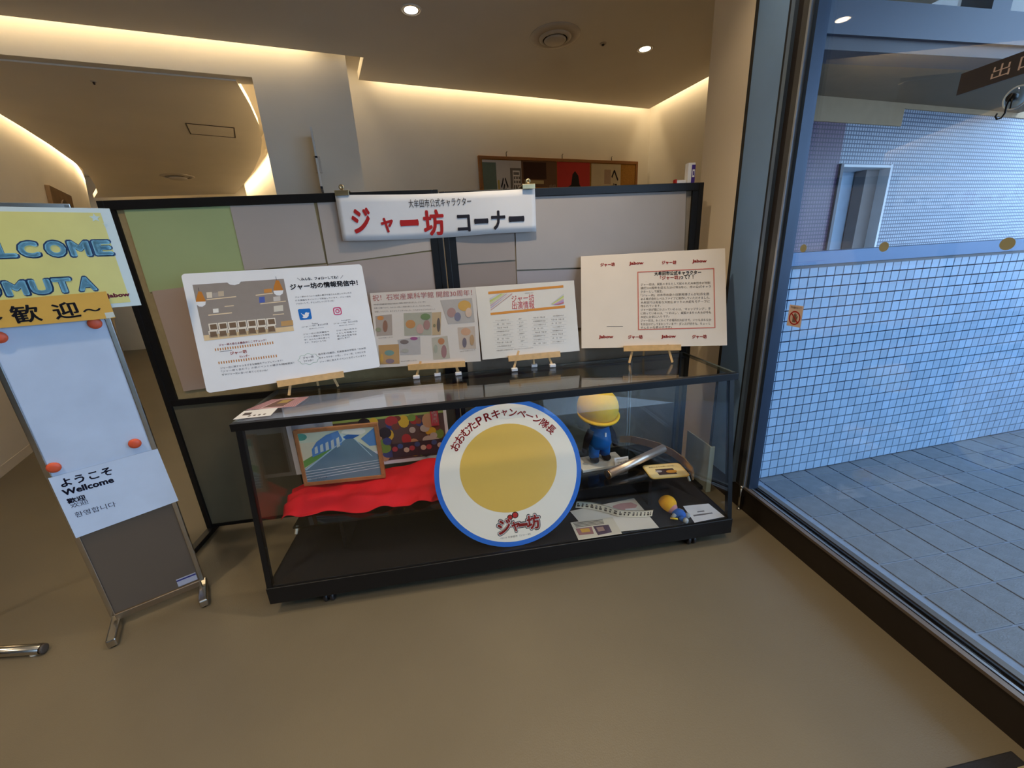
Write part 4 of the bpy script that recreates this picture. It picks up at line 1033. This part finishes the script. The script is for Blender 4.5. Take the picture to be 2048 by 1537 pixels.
# metal pipe, curved brass strip, caption plate
PIPE = mat((222, 202, 186), .38, .9, .05, 20)
a_, b_ = atz(1215, 950, ZS+.0195), atz(1327, 897, ZS+.05)
pd = (b_-a_).normalized()
t = thing('metal_pipe', 'polished metal pipe lying across the curved brass strip', 'pipe', a_)
tube('barrel', [Vector(), b_-a_], .0175, PIPE, t, 24); tube('end_ring', [-pd*.001, pd*.006], .0192, mat((196, 150, 100), .3, 1), t, 24)
tube('bore', [-pd*.0014, -pd*.0012], .011, mat((60, 50, 44), .6), t, 20)
AR = mat((176, 140, 92), .35, .7, .08, 20)
pts = [atz(x, y, ZS+.034) for x, y in ((1238, 871), (1262, 873), (1290, 879), (1318, 887), (1345, 900), (1368, 917), (1383, 935), (1386, 946))]
vs = []
for p in pts:
    d_ = Vector((p.x-.62, p.y-1.25, 0)).normalized()
    for off, z in ((0, ZS+.0005), (.006, ZS+.0005), (.006, ZS+.034), (0, ZS+.034)): vs.append(Vector((min(p.x+d_.x*off, .99), min(p.y+d_.y*off, 1.640), z)))
fs_ = []
for i in range(len(pts)-1):
    for k in range(4): fs_.append((i*4+k, i*4+(k+1) % 4, i*4+4+(k+1) % 4, i*4+4+k))
fs_ += [(3, 2, 1, 0), tuple(len(vs)-4+k for k in range(4))]
bm = bmesh.new(); bv = [bm.verts.new(v) for v in vs]
for f_ in fs_: bm.faces.new([bv[i] for i in f_])
tag(frombm('curved_strip', bm, AR), 'bent brass strip standing on edge behind the caption plate', 'metal strip')
q = [atz(x, y, ZS+.004) for x, y in ((1280, 931), (1358, 926), (1381, 951), (1306, 958))]
cx_ = sum(q, Vector())/4; ux_ = ((q[1]-q[0])+(q[2]-q[3])).normalized(); W_ = ((q[1]-q[0]).length+(q[2]-q[3]).length)/2; H_ = ((q[0]-q[3]).length+(q[1]-q[2]).length)/2
fcap = Face(Vector((cx_.x, cx_.y, ZS+.004)), ux_, Vector((0, 0, 1)).cross(ux_))
t = thing('caption_plate', 'golden rounded caption plate with a photo on the glass shelf', 'plate', fcap.M())
slab('plate', rrect(-W_/2, -H_/2, W_/2, H_/2, .016), .003, mat((222, 186, 106), .4), t, z=-.004)
slab('face', rrect(-W_/2+.005, -H_/2+.005, W_/2-.005, H_/2-.005, .013), .0004, mat((236, 214, 156), .5), t, z=-.001)
slab('photo', rect(-W_*.24, -H_*.30, W_*.22, H_*.12), .0003, ink(70, 56, 60), t, z=-.0006); slab('photo_shape', disc(.02, -.012, .022, .012, 14), .0003, ink(196, 140, 60), t, z=-.0002); slab('photo_shape', disc(-.03, -.004, .014, .008, 12), .0003, ink(176, 170, 170), t, z=-.0002)
text(t, '炭鉱のまちの思い出の品', -W_*.36, H_*.24, W_*.30, H_*.34, ink(110, 84, 50), .01, .0)
# ------------------------------------------------------------------ papers on the deck
ZP = ZD+.0005
o, c = flat_px('leaflet', 'white leaflet with a faint red print lying on the case deck', [(1140, 1023), (1268, 997), (1318, 1056), (1180, 1070)], ZP, .0006, mat((232, 226, 214), .6))
kid(o, c, [(1225, 1013), (1240, 1008), (1262, 1006), (1275, 1011), (1272, 1016), (1262, 1020), (1228, 1022)], ZP, ink(206, 160, 156), 'red_print')
kid(o, c, [(1250, 1019), (1272, 1017), (1274, 1020), (1252, 1022)], ZP, PAPER, 'white_box', dz=.0014)
o, c = flat_px('brochure', 'printed brochure with two photos and ruled lines at the front of the deck', [(1141, 1046), (1225, 1035), (1244, 1068), (1157, 1081)], ZP+.001, .0008, mat((226, 218, 198), .6))
kid(o, c, [(1151, 1059), (1183, 1055), (1188, 1069), (1158, 1072)], ZP, ink(166, 120, 120), 'photo'); kid(o, c, [(1160, 1060), (1178, 1058), (1181, 1065), (1164, 1067)], ZP, ink(216, 170, 80), 'photo_shape', dz=.0016)
kid(o, c, [(1186, 1054), (1217, 1051), (1224, 1066), (1196, 1072)], ZP, ink(92, 74, 92), 'photo'); kid(o, c, [(1192, 1057), (1206, 1055), (1210, 1063), (1197, 1065)], ZP, ink(170, 140, 130), 'photo_shape', dz=.0016)
for k in range(4): kid(o, c, [(1146+k*2, 1047.5+k*2.6), (1205+k*1, 1040.5+k*2.4), (1205.5+k*1, 1041.6+k*2.4), (1146.6+k*2, 1048.7+k*2.6)], ZP, ink(96, 90, 84), 'text_line')
# creased strip folded to a low ridge
SP = [(1151, 1016), (1178, 1018), (1205, 1024), (1235, 1033), (1262, 1035), (1285, 1035), (1304, 1033)]
t = thing('paper_strip', 'long creased paper strip printed with black marks across the leaflet', 'paper strip', atz(1228, 1030, ZP))
org = atz(1228, 1030, ZP); vs = []; fs_ = []
for p in SP:
    a_ = atz(p[0], p[1], ZP+.003); b_ = atz(p[0]+4, p[1]-13, ZP+.003)
    m_ = (a_+b_)/2; m_.z += .012
    for q_ in (a_, m_, b_): vs.append(q_-org)
for i in range(len(SP)-1):
    for k in range(2): fs_.append((i*3+k, i*3+k+1, i*3+4+k, i*3+3+k))
o = raw('strip', vs, fs_, mat((216, 208, 186), .6), t); sm = o.modifiers.new('s', 'SOLIDIFY'); sm.thickness = .0006
vs = [Vector(v) for v in vs]; mk, mf = [], []
for i in range(len(SP)-1):
    for f0 in (.08, .42, .72):
        for g0, g1 in ((.2, .5), (.58, .8)):
            A0, A1, B0, B1 = vs[i*3], vs[i*3+1], vs[i*3+3], vs[i*3+4]
            f1 = f0+random.uniform(.1, .22)
            P0 = lambda f_, g_: (A0.lerp(B0, f_)).lerp(A1.lerp(B1, f_), g_)+Vector((0, -.0012, .0014))
            n_ = len(mk); mk += [P0(f0, g0), P0(f1, g0), P0(f1, g1), P0(f0, g1)]; mf.append((n_, n_+1, n_+2, n_+3))
raw('printed_marks', mk, mf, ink(84, 78, 70), t)
o, c = flat_px('card', 'plain white caption card in the deck corner beside the small lying doll', [(1366, 1013), (1417, 1008), (1449, 1034), (1389, 1046)], ZP, .0008, mat((226, 226, 230), .6))
kid(o, c, [(1394, 1024), (1408, 1022), (1409, 1024), (1395, 1026)], ZP, ink(120, 118, 124), 'text_line'); kid(o, c, [(1386, 1031), (1424, 1026), (1426, 1028), (1388, 1034)], ZP, ink(120, 118, 124), 'text_line')
# small lying doll
c = atz(1340, 1020, ZD+.02)
t = thing('plush_doll', 'small plush doll in blue lying on the deck with its round orange-yellow cap up', 'doll', (c.x, c.y, ZD))
t.rotation_euler.z = R(-35)
ORY = mat((232, 170, 40), .8, 0, .06, 30, .3, 300, .2); GRF = mat((150, 158, 162), .85, 0, .08, 40)
blob('head', (.002, .002, .030), (.026, .024, .026), mat((190, 130, 130), .8), t, 20)
blob('cap', (-.012, .012, .036), (.036, .036, .036), ORY, t, 24, Matrix.Rotation(R(30), 3, 'Y'), cut=-.3)
blob('body', (.034, -.014, .020), (.026, .020, .019), mat((40, 100, 190), .8), t, 20)
for x, y in ((.060, -.004), (.056, -.036)): tube('leg', [(.042, y*.6-.006, .014), (x, y, .011)], [.012, .010], mat((40, 100, 190), .8), t, 12)
for x, y in ((.066, -.003), (.062, -.039)): blob('foot', (x, y, .0125), (.011, .011, .012), GRF, t, 14)
tube('arm', [(.022, -.028, .022), (.012, -.040, .012)], [.008, .007], GRF, t, 10); tube('arm', [(.034, .004, .024), (.046, .016, .014)], [.008, .007], GRF, t, 10)
tube('yellow_stick', [(.006, -.046, .012), (.034, -.046, .016)], .0035, mat((230, 200, 40), .6), t, 10)
# white panel standing between case and jamb
t = thing('standing_panel', 'pale greenish panel standing on the floor beside the case end', 'panel', (1.140, 1.555, 0))
box('board', (0, 0, 0), (.006, .195, .245), mat((206, 210, 196), .5), t, .001); box('edge_strip', (-.004, -.006, 0), (.020, 0, .245), mat((196, 214, 206), .4), t, .001)

# ================================================================== welcome stand
sa, sb_ = atz(224, 1243, .03), atz(411, 1166, .03)
fst = Face(Vector((sa.x, sa.y, 0)), (sb_-sa), (0, 0, 1))
SW = (sb_-sa).length
t = thing('sign_stand', 'slim chrome framed grey sign stand with welcome papers', 'sign stand', fst.M())
BOARDM = mat((104, 92, 80), .35, .2, .04, 4, name='grey_board'); 
CHR = mat((190, 186, 178), .2, 1, .05, 20)
for u in (.0, SW-.014): box('post', (u, .045, -.014), (u+.014, 1.36, .002), CHR, t, .002)
box('grey_panel', (.012, .05, -.010), (SW-.012, 1.35, -.003), BOARDM, t)
box('top_bar', (.0, 1.35, -.014), (SW, 1.362, .002), CHR, t, .001)
box('bottom_bar', (.012, .028, -.014), (SW-.012, .052, .006), mat((150, 132, 108), .3, .8), t, .002)
for u in (-.004, SW-.022):
    f_ = box('foot', (u, .004, -.035), (u+.026, .032, .105), CHR, t, .004)
    tube('foot_glide', [(u+.013, .0, .09), (u+.013, .006, .09)], .010, BLACK, f_, 14)
box('id_label', (SW-.075, .056, -.003), (SW-.018, .088, -.0022), mat((176, 176, 190), .5), t); box('label_stripe', (SW-.075, .078, -.0022), (SW-.018, .084, -.0018), ink(60, 60, 120), t)
# white sheet covering the upper panel (whiteboard face)
box('white_face', (.014, .56, -.003), (SW-.014, 1.34, -.0015), mat((200, 214, 234), .3), t)
# welcome poster
def suv(x, y): return fst.uv(x, y)
uR_ = (suv(215, 418)[0]+suv(288, 610)[0])/2; vT_ = suv(215, 418)[1]; vB_ = suv(288, 610)[1]
PWD, PHT = .43, vT_-vB_
fwp = Face(fst.P(uR_-PWD, vB_, .010), fst.ux, fst.uy)
p = thing('welcome_poster', 'yellow laminated welcome poster with puffy blue letters on top of the slim stand', 'poster', fwp.M())
slab('sheet', rect(0, 0, PWD, PHT), .002, mat((214, 226, 222), .25, 0, .02, 8, spec=.6), p, z=-.002)
slab('yellow_field', rect(.012, .012, PWD-.022, PHT-.012), .0004, mat((226, 216, 128), .35, 0, .04, 10, spec=.6), p)
LB, LO = mat((150, 216, 242), .4), mat((44, 76, 120), .4)
def pu(x, y): return fwp.uv(x, y)
def puffy(ch, xl, xr, yt, yb):
    a_ = pu(xl, (yt+yb)/2); b_ = pu(xr, (yt+yb)/2); h = (pu((xl+xr)/2, yt)[1]-pu((xl+xr)/2, yb)[1])/2; vm = (a_[1]+b_[1])/2
    text(p, ch, a_[0]-.0035, vm-h-.0035, b_[0]+.0035, vm+h+.0035, LO, .075, .0006, res=3); text(p, ch, a_[0], vm-h, b_[0], vm+h, LB, .06, .0016, res=3)
for ch, xl, xr, yt, yb in (('W', -128, -72, 478, 522), ('E', -66, -24, 480, 520), ('L', -14, 31, 481, 516), ('C', 36, 78, 483, 515), ('O', 90, 132, 482, 514), ('M', 138, 181, 482, 513), ('E', 187, 224, 481, 511)): puffy(ch, xl, xr, yt, yb)
for ch, xl, xr, yt, yb in (('O', -40, 1, 566, 597), ('M', 8, 56, 562, 592), ('U', 60, 104, 559, 589), ('T', 106, 146, 556, 586), ('A', 155, 191, 554, 582)): puffy(ch, xl, xr, yt, yb)
for x, y, s_ in ((190, 436, .012), (211, 449, .006)):
    u, v = pu(x, y); slab('star', [(u+s_*(1 if k % 2 == 0 else .45)*math.cos(R(90+36*k)), v+s_*(1 if k % 2 == 0 else .45)*math.sin(R(90+36*k))) for k in range(10)], .0003, mat((206, 222, 216), .4), p, z=.0006)
u, v = pu(212, 592); v2 = pu(262, 586)[0]
text(p, 'Jabow', u, v-.010, v2-.004, v+.006, ink(166, 70, 90), .05, .0008)
# orange strip
fos = Face(fst.P(0, 0, .014), fst.ux, fst.uy)
qs = [fos.uv(*p_) for p_ in ((-60, 662), (231, 636), (212, 583), (-60, 606))]
o = thing('orange_strip', 'orange paper strip with brush written 歓迎 across the stand', 'paper', fos.M())
slab('sheet', qs, .0006, mat((226, 172, 70), .6), o)
def on_strip(s, pl, pr, h, bold=.02):
    a_, b_ = fos.uv(*pl), fos.uv(*pr); L = math.hypot(b_[0]-a_[0], b_[1]-a_[1]); cx_, cy_ = (a_[0]+b_[0])/2, (a_[1]+b_[1])/2
    text(o, s, cx_-L/2, cy_-h/2, cx_+L/2, cy_+h/2, DK, bold, .0012, rot=math.degrees(math.atan2(b_[1]-a_[1], b_[0]-a_[0])), res=3)
on_strip('歓', (22, 631), (80, 625), .048); on_strip('迎', (106, 624), (158, 618), .046); on_strip('～', (166, 623), (202, 618), .010); on_strip('～', (-32, 640), (6, 636), .010)
slab('tape', [fos.uv(*p_) for p_ in ((209, 626), (226, 624), (231, 634), (213, 637))], .0003, mat((214, 214, 196), .3), o, z=.0008)
# magnets
MAG = mat((226, 92, 56), .45)
for px, lab in (((-1, 675), 'round orange magnet just under the orange strip, at the stand edge toward the entrance'), ((190, 647), 'round orange magnet under the tilde end of the orange strip'), ((108, 935), 'round orange magnet above the word ようこそ on the white greeting sheet'), ((270, 887), 'round orange magnet above the blank corner of the greeting sheet')):
    u, v = fst.uv(*px); f_ = Face(fst.P(u, v, .0005), fst.ux, fst.uy)
    t_ = tag(lathe('magnet', [(.0, 0), (.0155, 0), (.0165, .003), (.015, .007), (.008, .009), (0, .0092)], MAG, None, 28), lab, 'magnet', None); t_.matrix_world = f_.M()
# greeting sheet
fgs = Face(fst.P(0, 0, .004), fst.ux, fst.uy)
qs = [fgs.uv(*p_) for p_ in ((152, 1077), (357, 1002), (315, 898), (96, 957))]
o = thing('greeting_sheet', 'white greeting sheet with Wellcome in five scripts on the stand', 'paper', fgs.M())
slab('sheet', qs, .0005, mat((206, 220, 240), .6), o)
on_g = lambda s, pl, pr, h, bold=.03: text(o, s, *(lambda a_, b_, h_: ((a_[0]+b_[0])/2-math.hypot(b_[0]-a_[0], b_[1]-a_[1])/2, (a_[1]+b_[1])/2-h_/2, (a_[0]+b_[0])/2+math.hypot(b_[0]-a_[0], b_[1]-a_[1])/2, (a_[1]+b_[1])/2+h_/2))(fgs.uv(*pl), fgs.uv(*pr), h), ink(34, 34, 60), bold, .001, rot=math.degrees(math.atan2(fgs.uv(*pr)[1]-fgs.uv(*pl)[1], fgs.uv(*pr)[0]-fgs.uv(*pl)[0])), res=2)
on_g('ようこそ', (120, 968), (224, 941), .028, .03); on_g('Wellcome', (125, 987), (227, 959), .021, .045); on_g('歡迎', (134, 1004), (171, 994), .018, .035); on_g('欢迎', (141, 1013), (176, 1003), .016, 0); on_g('환영합니다', (150, 1031), (231, 1008), .019, .015)
# second stand whose foot reaches into view
c = atz(86, 1299, .016)
t = thing('chrome_stand', 'polished chrome tube base of a neighbouring stand on the floor', 'stand', (c.x, c.y, 0))
dd = (atz(0, 1305, .016)-c).normalized()
tube('base_tube', [Vector((0, 0, .018)), Vector((0, 0, .018))+Vector((dd.x, dd.y, 0))*.62], .0165, CHR, t, 8); 
lathe('end_plug', [(.015, 0), (.015, .004), (.010, .006), (0, .006)], mat((70, 60, 52), .6), t, 16, Matrix.Translation((.001, 0, .018)) @ Matrix.Rotation(R(90), 4, 'Y'))
tube('foot_glide', [(-.03, .0, 0), (-.03, 0, .006)], .010, mat((214, 206, 190), .5), t, 12)
pp = Vector((dd.x, dd.y, 0))*.5
tube('upright', [pp+Vector((0, 0, .02)), pp+Vector((0, 0, 1.2))], .012, CHR, t, 12)

# ================================================================== cork board on the back wall
pB0 = b0
fcb = Face(onp(956, 311, pB0-DY*.02, nW), DX, (0, 0, 1))
uw = fcb.uv(1276, 323)[0]
CORK = mat((170, 122, 60), .9, 0, .14, 90, .4, 200, .1); CF_ = mat((150, 96, 42), .5, 0, .1, 20)
HB = .62
fcb2 = Face(fcb.P(0, -HB), DX, (0, 0, 1))
t = thing('cork_board', 'wood framed cork notice board hanging on the cove lit back wall', 'notice board', fcb2.M())
box('cork', (.02, .02, -.016), (uw-.02, HB-.02, -.004), CORK, t)
for a_, b_ in (((0, 0), (uw, .026)), ((0, HB-.026), (uw, HB)), ((0, .026), (.026, HB-.026)), ((uw-.026, .026), (uw, HB-.026))): box('frame_bar', (*a_, -.018), (*b_, .004), CF_, t, .002)
for px in ((1013, 308), (1125, 312), (1224, 317)):
    u, v = fcb2.uv(*px); tube('hanging_hook', [(u, HB-.004, -.006), (u, HB+.03, -.008), (u+.01, HB+.042, -.010)], .004, mat((90, 80, 66), .4, .6), t, 8)
def cork_poster(pxl, pxr, label, rgb, tl, z=.0):
    ul = fcb2.uv(*pxl)[0]; ur = fcb2.uv(*pxr)[0]; vt = fcb2.uv(*tl)[1]
    f_ = Face(fcb2.P(ul, .03, -.003+z), fcb2.ux, fcb2.uy)
    p = thing('pinned_poster', label, 'poster', f_.M()); W, H = ur-ul, vt-.03
    slab('sheet', rect(0, 0, W, H), .001, mat(rgb, .6), p); return p, W, H
p, W, H = cork_poster((964, 320), (1042, 320), 'pale poster with vertical 公文 lettering pinned at the end of the cork board', (206, 200, 196), (990, 320))
slab('photo', rect(.0, H-.26, W*.34, H-.02), .0004, ink(110, 124, 110), p, z=.0012); slab('photo', rect(.02, H-.5, W*.3, H-.28), .0004, ink(206, 186, 176), p, z=.0012)
slab('yellow_bar', rect(W*.37, 0, W*.41, H-.16), .0004, ink(206, 176, 80), p, z=.0012)
text(p, '公', W*.44, H-.30, W*.64, H-.14, DK, .03, .0016); text(p, '文', W*.44, H-.50, W*.66, H-.33, DK, .03, .0016)
slab('grey_block', rect(W*.70, H-.55, W*.99, H-.06), .0004, ink(120, 112, 106), p, z=.0012); text(p, '展', W*.74, H-.26, W*.97, H-.08, ink(226, 220, 214), .01, .0018)
text(p, '企画展示室', W*.70, H-.34, W*.98, H-.29, ink(226, 220, 214), 0, .0018)
p, W, H = cork_poster((1042, 320), (1113, 320), 'brown festival night poster between the pale and the red posters', (110, 74, 48), (1080, 320))
slab('night_house', rect(.02, H-.16, W*.7, H-.02), .0004, ink(66, 40, 30), p, z=.0012); slab('lantern_row', rect(.03, H-.20, W*.62, H-.17), .0004, ink(196, 176, 130), p, z=.0014)
slab('lantern_glow', rect(.02, H-.30, W*.8, H-.23), .0004, ink(206, 140, 66), p, z=.0013); slab('float', disc(W*.55, H-.40, W*.24, .11, 24), .0004, ink(44, 30, 32), p, z=.0016); slab('lamp', disc(W*.18, H-.40, .035, .08, 16), .0004, ink(226, 196, 110), p, z=.0016)
text(p, '炭坑', W*.78, H-.46, W*.98, H-.20, ink(206, 190, 166), .01, .002)
p, W, H = cork_poster((1114, 320), (1180, 322), 'red poster with a black helmet-like silhouette', (196, 40, 36), (1150, 321))
slab('silhouette', [(W*.12, 0), (W*.12, H-.32), (W*.2, H-.25), (W*.42, H-.21), (W*.46, H-.12), (W*.54, H-.09), (W*.64, H-.13), (W*.68, H-.21), (W*.86, H-.28), (W*.93, H-.36), (W*.93, 0)], .0004, ink(34, 30, 32), p, z=.0012)
slab('grey_band', rect(W*.16, H-.36, W*.9, H-.31), .0004, ink(66, 60, 60), p, z=.0016)
p, W, H = cork_poster((1183, 327), (1242, 330), 'pale newsprint poster with small colour pictures beside the bare cork', (206, 190, 160), (1212, 328))
for a_, b_, c_ in (((.15, H-.18), (.32, H-.05), (176, 150, 130)), ((.05, H-.30), (.16, H-.21), (150, 166, 150)), ((.18, H-.32), (.34, H-.20), (176, 130, 126)), ((.05, H-.46), (.18, H-.33), (110, 126, 130)), ((.19, H-.46), (.30, H-.34), (190, 110, 90))): slab('picture', rect(min(a_[0], W*.6), a_[1], min(b_[0], W*.66), b_[1]), .0004, ink(*c_), p, z=.0012)
text(p, 'へ', W*.68, H-.15, W*.92, H-.05, DK, .03, .0016); text(p, '行', W*.72, H-.28, W*.88, H-.17, DK, .02, .0016); text(p, 'こ', W*.72, H-.38, W*.88, H-.31, DK, .02, .0016); text(p, 'う', W*.72, H-.48, W*.88, H-.40, DK, .02, .0016)
# tall relief panel on the passage wall
wq = oL[2].lerp(oL[3], .5); dL = (oL[3]-oL[2]).normalized()
wtp = oT[2].lerp(oT[3], .5)
fpl = Face((wq.x+(wtp.x-wq.x)*.207, wq.y+(wtp.y-wq.y)*.207, .55), (dL.x, dL.y, 0), (wtp.x-wq.x, wtp.y-wq.y, ZB+.35))
t = thing('wall_hanging', 'tall brown relief panel on the curved passage wall', 'wall panel', Face(fpl.P(-.3, 0, .02), fpl.ux, fpl.uy).M())
box('panel', (0, 0, -.02), (.62, 1.45, .012), mat((128, 98, 62), .7, 0, .2, 8), t, .004)
for k in range(4):
    ring(t, 'carved_ring', .31, .2+k*.35, .09, .12, mat((96, 70, 44), .7), .012, t=.01)
# floor mat at the viewer's feet
q = [atz(2020, 1507), atz(1870, 1537)]
t = thing('floor_mat', 'black low mat corner on the floor near the bronze sill', 'mat', (q[0].x, q[0].y, 0))
box('mat_body', (-.62, -.45, 0), (0, 0, .010), mat((22, 20, 24), .8, 0, .2, 60, .5, 300), t, .003)
box('mat_card', (-.03, -.06, .010), (-.012, -.028, .011), mat((150, 140, 110), .6), t)
